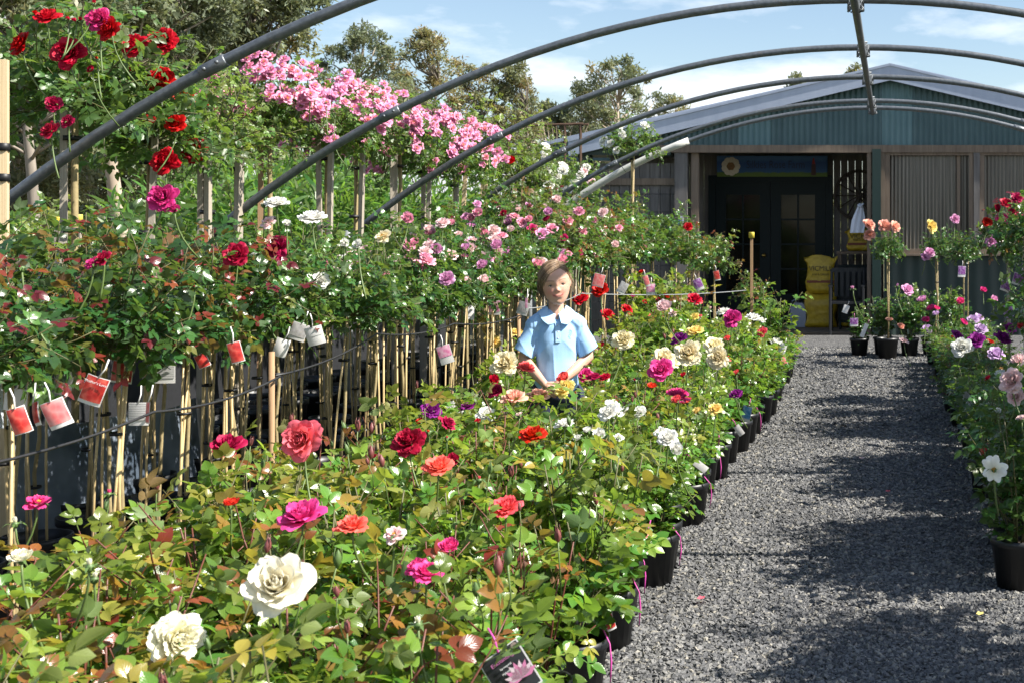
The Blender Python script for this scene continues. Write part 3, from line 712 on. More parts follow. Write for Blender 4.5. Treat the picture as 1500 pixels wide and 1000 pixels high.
# bags
M['bag'] = NT('yellow_bag'); t = M['bag']; n = t.noise(14, 5, t.coord(1.0))
M['bag'] = t.done(t.bsdf(t.ramp(n, [(.3, (.42, .27, .012)), (.7, (.62, .43, .03))]), .38, 0, t.bump(t.noise(10, 4, t.coord(1.0)), .5, .03)))
m_ink = flat('bag_ink', (.05, .045, .01), .6)
def bag(loc, wdt, hgt, dep, label, lying=False, text=True, rz=0.0, seed=1):
    g = thing('fertiliser_bag', label, 'bag', loc, rz, 'yellow fertiliser bags on the porch'); rng = np.random.RandomState(seed)
    m_ = MB(); nz, na = 14, 28; P = np.zeros((nz, na, 3))
    for i in range(nz):
        tt = i / (nz - 1); f = min(1, tt * 9 + .35) if tt < .5 else 1.0
        dp = dep * (f if tt < .72 else 1 - .9 * (tt - .72) / .28); wd_ = wdt * (1 - .08 * math.sin(tt * 9 + seed)) * (.94 if i == 0 else 1) * (1 + (.10 if tt > .9 else 0))
        for j in range(na):
            a = 2 * math.pi * j / na; ca, sa = math.cos(a), math.sin(a); e = .45
            P[i, j] = (wd_ / 2 * np.sign(ca) * abs(ca) ** e + rng.randn() * .004, dp / 2 * np.sign(sa) * abs(sa) ** .8 + rng.randn() * .004, hgt * tt + (.03 * math.sin(ca * 5 + seed) if tt > .85 else 0))
    P2 = np.concatenate([P, P[:, :1]], 1); m_.grid(P2); m_.add(P[0], [np.arange(na)]); m_.add(P[-1], [np.arange(na)])
    part('sack', m_, M['bag'], g, smooth=True)
    if text:
        lettering('VICMILL', .10, m_ink, g, (0, -dep * .5 - .006, hgt * .68), (rad(88), 0, 0), width=wdt * .82)
        lettering('ROSE & GARDEN', .04, m_ink, g, (0, -dep * .5 - .006, hgt * .52), (rad(90), 0, 0), width=wdt * .6)
        m2 = MB().box((0, -dep * .5 - .004, hgt * .33), (wdt * .97, .003, .035)); part('printed_band', m2, flat('bag_band', (.20, .05, .02), .5), g)
    return g
yb2 = YS + .95
bag((-1.0, yb2, .50), .40, .52, .15, 'yellow fertiliser bag standing upright on the lower bag by the doors', seed=2)
bag((-1.0, yb2, .02), .44, .49, .20, 'yellow fertiliser bag on the floor under the upright lettered bag', text=False, seed=5)
bag((-.52, yb2 + .1, .02), .42, .28, .20, 'low slumped yellow bag on the floor behind the chalkboard', text=False, seed=7)
bag((-.42, YS + 1.12, 1.10), .42, .30, .16, 'short yellow fertiliser bag on the bench below the wheel', seed=9)
bn = thing('porch_bench', 'dark timber bench against the porch wall under a yellow bag', 'bench', (-.48, YS + 1.15, 0))
part('bench_top', MB().box((0, 0, 1.075), (.60, .34, .04)), M['trim'], bn)
for sx in (-1, 1):
    for sy in (-1, 1): part('leg', MB().box((sx * .26, sy * .13, .54), (.05, .05, 1.03)), M['trim'], bn)
jc = thing('jerrycan', 'pale grey plastic jerrycan on the porch floor beside the yellow bags', 'jerrycan', (-1.32, yb2 + .05, .03))
body = MB(); body.prism([(-.10, 0), (.10, 0), (.11, .02), (.11, .28), (.06, .34), (-.06, .34), (-.11, .28), (-.11, .02)], 1, -.09, .09)
part('can_body', body, flat('jerrycan_plastic', (.30, .33, .40), .45, var=.1), jc); part('cap', MB().lathe([(.001, .39), (.03, .388), (.03, .335), (.03, .33)], 14), M['tie'], jc)
hh = MB().tube([(-.02, 0, .335), (-.05, 0, .385), (-.09, 0, .36), (-.085, 0, .31)], .012, 8); part('handle', hh, flat('jerrycan_grip', (.30, .33, .40), .45), jc, smooth=True)
# chalkboard
cbd = thing('chalkboard', 'dark framed chalkboard leaning in the porch beside the green post', 'chalkboard', (-.50, YS + .55, .02))
part('board', MB().box((0, .0, .50), (.40, .015, .72)), flat('slate', (.020, .024, .028), .7, var=.4, scale=6), cbd)
fb = MB()
for c, s in (((-.22, 0, .50), (.04, .03, .80)), ((.22, 0, .50), (.04, .03, .80)), ((0, 0, .88), (.40, .028, .04)), ((0, 0, .12), (.40, .028, .04))): fb.box(c, s)
part('frame', fb, M['door_paint'], cbd)
for s in (-1, 1): part('leg', MB().tube([(s * .21, .0, .1), (s * .21, -.02, -.0)], .015, 6), M['door_paint'], cbd)
# chair
ch = thing('garden_chair', 'dark slatted garden armchair in the porch in front of the bags', 'chair', (-.60, YS + .12, .0))
mch = flat('chair_paint', (.014, .015, .018), .5)
part('seat', MB().box((0, 0, .43), (.42, .40, .035)), mch, ch)
for sx in (-1, 1):
    part('leg', MB().tube([(sx * .22, -.20, 0), (sx * .22, -.20, .64)], .018, 6), mch, ch); part('leg', MB().tube([(sx * .22, .24, 0), (sx * .22, .20, .43), (sx * .22, .27, .86)], .018, 6), mch, ch)
    part('armrest', MB().box((sx * .22, .01, .65), (.05, .44, .025)), mch, ch)
bk = MB()
for k in range(5): bk.box((-.16 + k * .08, .235, .66), (.045, .018, .34))
bk.box((0, .262, .85), (.44, .025, .06)); part('backrest', bk, mch, ch)
# hanging white apron / shirt by the post
sh = thing('hanging_shirt', 'white shirt hanging beside the green porch post', 'shirt', (-.40, YS + .20, 1.74))
P = np.zeros((10, 9, 3))
for i in range(10):
    t_ = i / 9
    for j in range(9):
        x = (j / 8 - .5); wd_ = .05 + .14 * min(1, t_ * 1.7); P[i, j] = (x * wd_ - .05 * t_ - .02, .018 * math.sin(j * 1.9 + t_ * 2) , -.40 * t_ + .02)
shm = MB(); shm.grid(P); shm.grid(P + np.array([0, .012, 0])); part('cloth', shm, flat('shirt_white', (.72, .76, .86), .85, var=.08), sh, smooth=True)
cl2 = MB(); cl2.tube([(-.06, -.02, .0), (-.02, -.035, -.03), (.02, -.02, .02)], .012, 6); part('collar', cl2, flat('shirt_collar', (.70, .74, .84), .85), sh, smooth=True)
# wire mesh on the grey side wall, small blue notice on the porch post
gm = thing('wire_mesh_panel', 'wire mesh panel standing against the weathered board wall left of the porch', 'mesh panel', (-3.42, YS - .02, 0))
g = MB()
for k in range(9): g.tube([(-.6 + k * .15, 0, .05), (-.6 + k * .15, 0, 1.95)], .004, 4)
for k in range(8): g.tube([(-.62, .006, .2 + k * .24), (.62, .006, .2 + k * .24)], .004, 4)
part('wires', g, M['wire'], gm)
no = thing('post_notice', 'small blue and white notice pinned on the grey porch post', 'notice', (-2.82, YS - .045, 1.52))
part('card', MB().box((0, 0, 0), (.07, .006, .13)), flat('notice_white', (.72, .74, .78), .6), no); part('picture', MB().box((0, -.004, -.02), (.055, .003, .06)), flat('notice_blue', (.05, .16, .48), .6), no)
# ------------------------------------------------------------------ potted roses
def potmesh(r=.105, h=.20):
    m_ = MB(); m_.lathe([(.001, .004), (r * .76, .004), (r * .78, .0), (r * .98, h - .028), (r * 1.05, h - .026), (r * 1.06, h), (r * .985, h), (r * .96, h - .03), (r * .95, h - .035)], 22); return m_.mesh('pot', True)
def soilmesh(r=.1, h=.165):
    m_ = MB(); rng = np.random.RandomState(3); m_.lathe([(.001, h + .012), (r * .35, h + .01), (r * .7, h + .004), (r * .965, h)], 18); return m_.mesh('soil', True)
POT, SOIL = potmesh(), soilmesh()
ORD = ['first', 'second', 'third', 'fourth', 'fifth', 'sixth', 'seventh', 'eighth', 'ninth', 'tenth', 'eleventh', 'twelfth', 'thirteenth', 'fourteenth', 'fifteenth', 'sixteenth', 'seventeenth', 'eighteenth', 'nineteenth', 'twentieth'] + ['twenty-' + x for x in ('first', 'second', 'third', 'fourth', 'fifth', 'sixth', 'seventh', 'eighth', 'ninth')] + ['thirtieth'] + ['thirty-' + x for x in ('first', 'second', 'third', 'fourth', 'fifth', 'sixth')]
def potted(g, scale=1.0):
    p = part('pot', POT, M['pot'], g, (0, 0, 0), (0, 0, RN.random() * 6), scale); part('soil', SOIL, M['soil'], p)
BH = {}
for k in range(5): BH['hi', 'green', k] = gen_bush(100 + k, .52, 7, .148, .55, 'hi', .36, .50, .048)
for k in range(4): BH['hi', 'bronze', k] = gen_bush(120 + k, .54, 7, .138, 1.1, 'hi', .36, .52, .048)
for k in range(5): BH['mid', 'green', k] = gen_bush(140 + k, .54, 8, .120, .2, 'mid', .36, .55, .038)
for k in range(4): BH['mid', 'bronze', k] = gen_bush(160 + k, .56, 8, .115, .6, 'mid', .36, .5, .038)
NAMES = {'red': 'red', 'crimson': 'dark crimson', 'magenta': 'magenta', 'hotpink': 'hot pink', 'pink': 'pink', 'climber': 'bright pink', 'palepink': 'pale pink', 'coral': 'coral', 'peachcoral': 'coral pink', 'orange': 'orange', 'peach': 'peach', 'cream': 'cream yellow', 'ivory': 'creamy white', 'yellow': 'yellow', 'white': 'white', 'purple': 'purple', 'mauve': 'mauve', 'mauvepink': 'mauve pink'}
DK = {'tea': .108, 'open': .115, 'rosette': .104, 'bud': .062, 'semi': .088, 'single': .10, 'cup': .092}
plants = []       # dicts: root, x, y, top, cols, kind, col
def add_bush(x, y, style, z=0.0, s=1.0, col=0, row=0, bed='left'):
    lod = 'hi' if y < 4.6 else 'mid'
    k = RN.randrange(5 if style == 'green' else 4); st, fo, tips = BH[lod, style, k]
    g = thing('potted_rose', '', 'potted rose', (x, y, z), RN.uniform(0, 6.28), 'potted bush roses in the %s' % ('bed left of the path' if bed == 'left' else 'bed right of the path'))
    potted(g)
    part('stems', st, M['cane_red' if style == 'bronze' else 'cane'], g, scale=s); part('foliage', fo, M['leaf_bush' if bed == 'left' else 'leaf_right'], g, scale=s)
    plants.append(dict(root=g, x=x, y=y, tips=tips, s=s, cols=[], style=style, col=col, row=row, bed=bed))
    return plants[-1]
cols = [-1.0, -1.29, -1.58, -1.87, -2.14]
for ci, x in enumerate(cols):
    y = 1.75 + .11 * ci; row = 0
    while y < (12.4 if ci < 3 else 11.8):
        u = U0 + F * x / y
        girl = abs(y - 6.23) < .36 and abs(x + 1.62) < .30
        if u > -170 and not girl:
            front = y < 5.2
            st = 'bronze' if (RN.random() < (.52 if front and ci > 0 else .25)) else 'green'
            sc = RN.uniform(.85, 1.05) if y < 5 else (RN.uniform(.82, 1.04) if y < 9 else RN.uniform(1.08, 1.42))
            add_bush(x + RN.uniform(-.05, .05), y + RN.uniform(-.06, .06), st, 0, sc, ci, row); row += 1
        y += (.34 if y < 5.5 else .40) * RN.uniform(.92, 1.1)
def nearest(P, pool):
    return min(pool, key=lambda q: (q['x'] - P[0]) ** 2 + (q['y'] - P[1]) ** 2)
def hero(u, v, d, color, kind, pool, tilt=None, D=None, Y=None):
    if Y is None:
        Y = F * (D or DK[kind]) / d; zmin = .63 + .12 * ((u * 7 + v * 3) % 10) / 10
        if v > 540 and EYE - (v - V0) * Y / F < zmin: Y = (EYE - zmin) * F / (v - V0)
    P = at(u, v, Y); q = nearest(P, pool); r = q['root']
    loc = Matrix.Rotation(-r.rotation_euler.z, 3, 'Z') @ (Vector(P) - r.location)
    bloom(r, loc, d * Y / F, color, kind, tilt); q['cols'].append(color)
    eye = np.array([0, 0, EYE]); rb = d * Y / F * .5
    for o in pool:
        if Y - 1.7 < o['y'] < Y + .12:
            t_ = min(1.0, o['y'] / Y); rp = eye + (P - eye) * t_
            if abs(rp[0] - o['x']) < .31: o['cap'] = min(o.get('cap', 9), rp[2] - rb * (.3 if o is q else .7) + .03)
def settle(pool):
    for o in pool:
        top = max(t_[2] for t_ in o['tips']) + .03
        if 'cap' in o and o['s'] * top > o['cap']:
            o['s'] = max(.60, o['cap'] / top)
            for c_ in o['root'].children:
                if c_.name.split('.')[0] in ('stems', 'foliage'): c_.scale = (max(o['s'], .85), max(o['s'], .85), o['s'])
A = [(405,852,92,'ivory','tea',(.25,-.75,.62),.118),(264,935,78,'ivory','rosette',(.75,-.45,.15)),(440,750,64,'hotpink','tea',(-.1,-.45,1)),(440,643,58,'peachcoral','open',(-.1,-.9,.25)),
 (333,651,48,'crimson','open',(.1,-.45,1)),(515,768,46,'coral','open',(0,-.3,1)),(625,836,46,'hotpink','open',(.2,-.3,1)),(608,828,36,'hotpink','tea'),(657,797,36,'hotpink','cup',(.1,-.5,1)),
 (740,741,44,'coral','open',(0,-.45,1)),(642,681,42,'coral','open',(.1,-.45,1)),(663,671,24,'crimson','cup'),(597,643,46,'crimson','rosette',(.0,-.8,.7)),(632,597,30,'purple','rosette'),(660,597,34,'white','rosette'),
 (684,592,24,'purple','rosette'),(657,618,28,'crimson','tea'),(712,606,28,'white','open'),(648,598,18,'white','cup'),(338,733,27,'orange','cup',(0,-.25,1)),(56,733,38,'hotpink','semi',(.3,-.3,1)),(30,812,36,'ivory','cup',(.1,-.4,1)),(131,824,28,'ivory','bud',(0,-.1,1),.07),
 (139,843,24,'ivory','bud',(.2,-.1,1),.07),(22,762,24,'ivory','bud',(0,-.1,1),.07),(612,909,28,'ivory','bud',(0,-.2,1),.07),(577,781,34,'palepink','semi'),(548,668,18,'crimson','bud'),(615,615,15,'red','cup'),(160,720,17,'hotpink','bud',(.2,0,1)),
 (702,700,14,'coral','bud',(0,0,1)),(628,631,13,'orange','bud'),(708,466,24,'yellow','tea'),(715,483,22,'yellow','open'),(721,500,24,'yellow','open'),(757,487,24,'yellow','open'),(738,530,40,'cream','rosette',(0,-.9,.6),None,5.5),(770,537,26,'coral','open',None,None,5.6),
 (724,555,20,'red','cup'),(725,571,24,'crimson','tea'),(752,579,36,'peach','tea',(0,-.35,1),None,5.4),(788,576,32,'peach','tea',(0,-.35,1),None,5.6),(826,568,30,'yellow','open',None,None,5.7),(824,551,24,'coral','cup',None,None,5.75),(780,635,40,'red','open',(0,-.35,1)),(826,619,28,'white','open'),
 (898,597,32,'white','open'),(890,603,28,'white','open'),(907,604,28,'white','open'),(936,603,20,'white','open'),(978,640,30,'white','open'),(991,656,24,'white','cup'),(878,634,22,'white','cup'),(830,652,15,'white','bud'),(968,540,36,'hotpink','open',(0,-.8,.6)),
 (995,574,34,'magenta','rosette'),(990,583,20,'coral','cup'),(1005,585,20,'coral','cup'),(955,563,18,'orange','cup'),(1008,515,40,'cream','rosette',(.1,-.9,.5)),(1048,505,32,'cream','rosette'),(1051,522,34,'cream','rosette',(0,-.9,.4)),(973,524,32,'cream','open'),(985,529,28,'cream','tea'),
 (912,496,32,'cream','rosette',(0,-.9,.5)),(993,494,26,'purple','rosette'),(1018,484,26,'yellow','open'),(1072,464,28,'magenta','rosette'),(1103,464,22,'white','open'),(1058,456,20,'white','open'),(1018,438,22,'red','open'),(972,447,26,'palepink','cup',(0,-.7,.7)),
 (850,437,22,'red','open'),(879,424,24,'red','open'),(890,460,20,'red','open'),(919,453,20,'red','open'),(878,505,18,'red','cup'),(1048,597,22,'yellow','tea'),(1077,575,20,'purple','rosette'),(1080,524,13,'yellow','cup'),(870,551,24,'crimson','open'),(886,551,18,'red','open'),
 (858,548,22,'magenta','open'),(1137,500,20,'white','open'),(1115,468,18,'white','semi'),(968,632,22,'white','semi'),(930,556,11,'crimson','bud'),(843,575,11,'red','bud'),(700,615,11,'red','cup'),(1040,452,12,'palepink','bud'),(1065,540,14,'peach','cup'),(1000,548,12,'red','cup'),(1020,600,16,'yellow','cup'),
 (905,640,18,'white','semi'),(860,628,16,'white','cup'),(845,640,14,'white','cup'),(1140,455,12,'palepink','cup'),(655,640,11,'coral','bud'),(740,600,16,'white','cup'),(760,605,13,'palepink','cup'),(1095,500,12,'orange','cup'),(1120,530,13,'palepink','semi')]
LEFT = [q for q in plants if q['bed'] == 'left']
for a in A:
    hero(*a[:5], LEFT, a[5] if len(a) > 5 else None, a[6] if len(a) > 6 else None, a[7] if len(a) > 7 else None)
settle(LEFT)
for o in LEFT:                      # the plants right before the child reach up to the clasped hands
    if 4.95 < o['y'] < 6.0 and -1.95 < o['x'] < -1.2:
        o['s'] = (EYE - 232 * o['y'] / F) / (max(t_[2] for t_ in o['tips']) + .03)
        for c_ in o['root'].children:
            if c_.name.split('.')[0] in ('stems', 'foliage'): c_.scale = (1, 1, o['s'])
# green and red-brown buds standing above the leaves
for q in LEFT:
    for t_ in q['tips']:
        if t_[2] > .50 and RN.random() < (.085 if q['y'] < 5 else .04):
            b = part('bud', GBUD[RN.randrange(3)], [M['bud_red'] if RN.random() < .5 else M['sepal'], M['stalk']], q['root'], np.array(t_) * q['s'] + [0, 0, RN.uniform(.04, .11)], (RN.uniform(-.2, .2), RN.uniform(-.2, .2), RN.uniform(0, 6)), RN.uniform(.55, 1.1))
# far plants get a few loose small blooms
for q in LEFT:
    if q['y'] > 7 and not q['cols'] and RN.random() < .45:
        c = RN.choice(['red', 'palepink', 'white', 'yellow', 'magenta', 'coral', 'crimson'])
        for t_ in RN.sample(q['tips'], RN.choice((1, 2, 3))):
            bloom(q['root'], np.array(t_) * q['s'], RN.uniform(.045, .08), c, RN.choice(['cup', 'open', 'semi'])); q['cols'].append(c)

# ------------------------------------------------------------------ right bed
RC = [.53, .84]
for ci, x in enumerate(RC):
    y = (5.15 if ci == 0 else 5.6); row = 0
    while y < 13.6:
        u = U0 + F * x / y
        if u < 1560:
            add_bush(x + RN.uniform(-.04, .05) + .0, y, 'bronze' if RN.random() < .2 else 'green', 0, RN.uniform(1.0, 1.3), ci, row, 'right'); row += 1
        y += .36 * RN.uniform(.9, 1.1)
for i, x in enumerate((-.36, -.10, .20, .44, .70)):      # pots in front of the shop
    add_bush(x, 14.5 + .12 * (i % 2), 'green', 0, (.72, .95, 1.0, .95, 1.0)[i], 2, i, 'right')
RIGHT = [q for q in plants if q['bed'] == 'right']
B = [(1456,687,38,'white','single',(-.15,-1,.15)),(1481,555,38,'palepink','rosette',(-.3,-.8,.5)),(1487,580,26,'palepink','open',(-.3,-.8,.5)),(1465,545,20,'white','cup'),(1474,530,22,'white','open'),(1408,507,30,'white','rosette',(-.2,-.9,.5)),(1420,507,18,'white','cup'),
 (1459,517,26,'mauve','open'),(1490,527,26,'palepink','open'),(1404,492,22,'purple','open'),(1430,497,26,'purple','open'),(1470,492,26,'purple','rosette'),(1480,480,22,'purple','open'),(1446,552,14,'red','cup'),(1478,455,22,'mauve','open'),(1425,468,18,'mauve','open'),(1434,465,16,'mauve','open'),
 (1437,481,20,'mauve','open'),(1413,471,16,'magenta','cup'),(1407,440,15,'hotpink','cup'),(1457,437,13,'mauvepink','cup'),(1441,424,12,'hotpink','cup'),(1497,474,22,'coral','cup'),(1451,499,16,'red','cup'),(1395,493,10,'red','bud'),(1330,424,18,'mauvepink','open'),(1314,418,12,'mauvepink','bud'),
 (1350,437,18,'mauvepink','cup'),(1363,450,16,'hotpink','cup'),(1372,450,14,'hotpink','cup'),(1356,467,14,'hotpink','cup'),(1371,458,13,'mauve','cup'),(1358,482,16,'mauve','open'),(1325,498,16,'palepink','semi'),(1303,467,13,'peach','cup'),(1320,477,13,'peach','cup'),(1249,422,15,'mauvepink','bud'),(1495,610,18,'palepink','cup'),(1462,600,12,'white','cup')]
for a in B: hero(*a[:5], RIGHT, a[5] if len(a) > 5 else None)
settle(RIGHT)

# ------------------------------------------------------------------ standard roses: a crown on a bare stem, tied to stakes
SQ = MB().box((0, 0, .5), (1, 1, 1)).mesh('stake')
TIE = MB(); TIE.lathe([(.98, -.5), (1.05, -.5), (1.05, .5), (.98, .5)], 12); TIE = TIE.mesh('tie', True)
def wobbly(seed, n=7):
    rng = np.random.RandomState(seed); p = np.zeros((n, 3)); p[:, 2] = np.linspace(0, 1, n); p[1:-1, :2] = rng.randn(n - 2, 2) * .007
    return p
STEM = [MB().tube(wobbly(s), 1.0, 6).mesh('x') for s in range(1)]
def stem_mesh(seed, z0, z1, r, lean=(0, 0)):
    p = wobbly(seed); p = np.stack([p[:, 0] + lean[0] * p[:, 2], p[:, 1] + lean[1] * p[:, 2], z0 + (z1 - z0) * p[:, 2]], 1)
    m_ = MB().tube(p, np.linspace(r * 1.15, r, 7), 7)
    return m_
standards = []
CR = {}
for k in range(4): CR['dark', k] = gen_crown(200 + k, .26, 24, .120, 1.7, 'mid', .05, .14, spacing=.038, redp=.75)
for k in range(4): CR['green', k] = gen_crown(220 + k, .25, 24, .092, .12, 'mid', .05, .34, spacing=.030)
for k in range(3): CR['bronze', k] = gen_crown(240 + k, .26, 22, .090, .55, 'mid', .05, .42, spacing=.031, redp=.6)
for k in range(3): CR['tallred', k] = gen_crown(260 + k, .36, 30, .105, .05, 'mid', .25, .30, spacing=.034)
for k in range(3): CR['tallpink', k] = gen_crown(280 + k, .33, 30, .082, .03, 'mid', .35, .42, .75, spacing=.030)
for k in range(2): CR['sparse', k] = gen_crown(300 + k, .34, 26, .07, .05, 'mid', .3, .60, spacing=.034)
def add_std(x, y, zc, style, s, row, idx, stake='bamboo', stakes=1, pot=True, mat='leaf_std', lean=0.0, group='standard roses on bare stems beside the bed'):
    n = len([1 for q in CR if q[0] == style]); br, fo, tips = CR[style, RN.randrange(n)]
    g = thing('standard_rose', '', 'standard rose', (x, y, 0), 0, group)
    if pot: potted(g, 1.15)
    zb = zc - .10 * s
    part('stem', stem_mesh(RN.randrange(99), .18, zb + .03, (.0066 if y < 7 else .008) if zc < 1.6 else .014, (lean, 0)), M['stem_bark'], g, smooth=True)
    rz = RN.uniform(0, 6.28); off = (lean, 0, zb)
    part('branches', br, M['cane'], g, off, (0, 0, rz), s); part('foliage', fo, M[mat], g, off, (0, 0, rz), s)
    for k in range(stakes):
        dx, dy = RN.uniform(-.05, .06), RN.uniform(-.06, -.02); top = zb + (RN.uniform(-.02, .10) if stake == 'bamboo' else RN.uniform(-.03, .06))
        if stake == 'bamboo':
            tx = RN.uniform(-.03, .05); p = np.array([(dx, dy, .08), ((dx + tx) / 2, dy, top * .5), (tx, dy * .3, top)])
            part('bamboo_stake', MB().tube(p, [.0052, .0048, .0042], 7), M['bamboo'], g, smooth=True)
        else:
            w_ = .028; o = part('stake', SQ, M[stake], g, (dx, dy, .06), (RN.uniform(-.015, .015), (lean - dx) / top * .4 + RN.uniform(-.02, .03), RN.uniform(-.3, .5)), (w_, w_, top - .02))
    for zz in ([.45, .8] if zc < 1.6 else [1.0, 1.45, zb - .12]):
        part('tie', TIE, M['tie'], g, (lean * zz / zb, -.02, zz + RN.uniform(-.06, .06)), None, (.034 if stake != 'bamboo' else .022, .042 if stake != 'bamboo' else .024, .022 if zc > 1.6 else .010))
    standards.append(dict(root=g, x=x, y=y, tips=[np.array(t_) for t_ in tips], s=s, cols=[], style=style, row=row, idx=idx, off=np.array(off), rz=rz, zc=zc, stake=stake))
    return standards[-1]
for row, X in enumerate((-2.45, -2.86, -3.28)):
    y = (3.30, 3.9, 4.6)[row]; idx = 0
    while y < (12.6, 12.3, 11.6)[row]:
        st_ = 'dark' if y < 5.1 + .3 * row else ('green' if y < 9.4 else RN.choice(['bronze', 'bronze', 'green']))
        zc = RN.uniform(1.10, 1.17) if y < 7.5 else (RN.uniform(1.14, 1.22) if y < 9.5 else RN.uniform(1.27, 1.42))
        add_std(X + RN.uniform(-.06, .06), y, zc, st_, RN.uniform(.80, .98) * (.95 if y < 5.2 else (1.0 if y < 9.3 else 1.18)), row, idx, 'bamboo', RN.choice((1, 2, 2, 3)), True, 'leaf_std', RN.uniform(-.04, .04)); idx += 1
        y += .40 * RN.uniform(.9, 1.1)
for i, (u, v, Y) in enumerate(((985, 352, 13.3), (1045, 375, 13.6), (1100, 425, 12.7), (905, 335, 12.2), (955, 350, 12.8), (1015, 368, 12.4))):
    P = at(u, v, Y); add_std(P[0], Y, P[2], ('green', 'bronze', 'bronze', 'bronze', 'green', 'bronze')[i], (1.1, .95, .65, 1.15, 1.05, .9)[i], 5, i, 'bamboo', 1, True)
# tall row
TALL = [(5.72, 2.06, 'tallred', 1.12, 'stake_old'), (6.30, 1.93, 'tallred', 1.0, 'stake_old'), (6.85, 1.93, 'sparse', 1.0, 'stake_old'), (7.25, 1.98, 'sparse', .9, 'stake_old'), (7.62, 2.13, 'tallpink', .95, 'stake_brown'), (8.25, 2.10, 'tallpink', 1.0, 'stake_old'), (8.85, 2.09, 'tallpink', 1.0, 'stake_old'), (9.5, 2.10, 'tallpink', 1.05, 'stake_old'),
        (10.1, 2.05, 'tallpink', 1.05, 'stake_old'), (10.8, 2.04, 'tallpink', 1.1, 'stake_old'), (11.7, 2.10, 'sparse', 1.35, 'stake_new'), (12.5, 2.05, 'sparse', 1.25, 'stake_brown'), (13.4, 1.95, 'tallpink', 1.0, 'stake_old'), (14.5, 1.95, 'tallpink', 1.0, 'stake_old')]
tall = []
for i, (y, zc, st_, s, sk) in enumerate(TALL):
    tall.append(add_std(-3.62 + RN.uniform(-.05, .05), y, zc, st_, s, 9, i, sk, RN.choice((1, 2)), True, 'leaf_tall', RN.uniform(-.03, .03), 'tall weeping standard roses in the back row'))
P = at(930, 205, 13.3); tall.append(add_std(P[0], 13.3, P[2], 'tallpink', .88, 9, 14, 'bamboo', 1, True, 'leaf_tall', -.03, 'tall weeping standard roses in the back row'))
def std_hero(u, v, d, color, kind, pool, tilt=None):
    Y = F * DK[kind] / d; P = at(u, v, Y)
    q = min(pool, key=lambda q: abs(U0 + F * q['x'] / q['y'] - u) + 60 * abs(q['row']))
    Y = q['y'] - (.48 if q['style'] == 'tallred' else .33) * q['s']; P = at(u, v, Y)
    if tilt is None: tilt = (RN.uniform(-.4, .6), RN.uniform(-1.2, -.5), RN.uniform(.2, .9))
    bloom(q['root'], Vector(P) - q['root'].location, d * Y / F, color, kind, tilt); q['cols'].append(color)
for a in [(68,22,30,'red','tea'),(97,76,42,'red','rosette',(.1,-1,.3)),(26,62,33,'red','rosette',(-.5,-.7,.4)),(144,28,32,'magenta','rosette'),(158,42,32,'red','open'),(196,66,32,'red','open'),(239,58,34,'red','rosette',(.4,-1,.3)),(234,115,34,'red','rosette',(.3,-1,.4)),(269,139,27,'red','open',(.4,-.9,.4)),
          (240,235,36,'red','rosette',(0,-1,.3)),(286,220,32,'red','open',(.4,-.9,.3)),(257,181,26,'red','open'),(272,184,22,'red','open'),(219,175,18,'red','cup'),(110,30,17,'red','bud'),(100,28,15,'red','bud'),(118,29,14,'red','bud'),(228,138,19,'red','cup'),(170,54,20,'red','cup'),(52,20,16,'red','bud'),(138,4,14,'red','bud'),
          (78,152,20,'crimson','open'),(72,190,24,'crimson','open'),(98,178,18,'crimson','open'),(142,86,12,'red','bud'),(132,101,14,'red','cup'),(196,98,16,'red','cup'),(172,103,10,'red','bud'),(305,155,9,'red','bud')]:
    a = (a[0], a[1], a[2] * 1.14) + tuple(a[3:]); std_hero(*a[:5], tall[:3], a[5] if len(a) > 5 else None)
# the pink row: clusters over the top and sunny side of each crown
for i in range(4, 10):
    q = tall[i]; n = 24
    for k in range(n):
        a = RN.uniform(-math.pi * .95, .35); zz = RN.uniform(.0, 1.0) if k < n * .75 else RN.uniform(-.5, .1); rr = math.sqrt(max(0, 1 - zz * zz)) * RN.uniform(.85, 1.1)
        c = np.array([rr * math.cos(a) * .40, rr * math.sin(a) * .40, zz * .30 + .09]) * q['s']
        for j in range(RN.choice((3, 4, 5, 6))):
            p = c + np.array([RN.gauss(0, .045), RN.gauss(0, .045), RN.gauss(0, .03)])
            bloom(q['root'], p + q['off'], RN.uniform(.058, .085), 'climber' if RN.random() < .8 else 'pink', 'semi', (c[0] * 2 + RN.uniform(-.3, .4), c[1] * 2 - .3, .5), stalk=j == 0)
        q['cols'].append('climber')
for i, n in ((11, 3), (12, 10), (13, 9), (14, 9)):
    q = tall[i]
    for k in range(n):
        a = RN.uniform(-math.pi, .3); zz = RN.uniform(-.3, .9); rr = math.sqrt(max(0, 1 - zz * zz))
        p = np.array([rr * math.cos(a) * .34, rr * math.sin(a) * .34, zz * .27 + .03]) * q['s']
        bloom(q['root'], p + q['off'], RN.uniform(.08, .11), 'white' if RN.random() < .8 else 'palepink', RN.choice(('open', 'rosette')), (p[0] * 2, p[1] * 2 - .4, .5)); q['cols'].append('white')
std_hero(748, 234, 17, 'red', 'cup', [tall[10]])
for u, v, d in ((716, 215, 20), (728, 222, 17), (740, 232, 16), (676, 247, 18), (430, 203, 18), (538, 206, 16), (520, 215, 15), (567, 225, 12)): std_hero(u, v, d, 'climber', 'semi', tall[5:10])
FR = [q for q in standards if q['row'] in (0, 1)]; FR0 = [q for q in standards if q['row'] == 0]
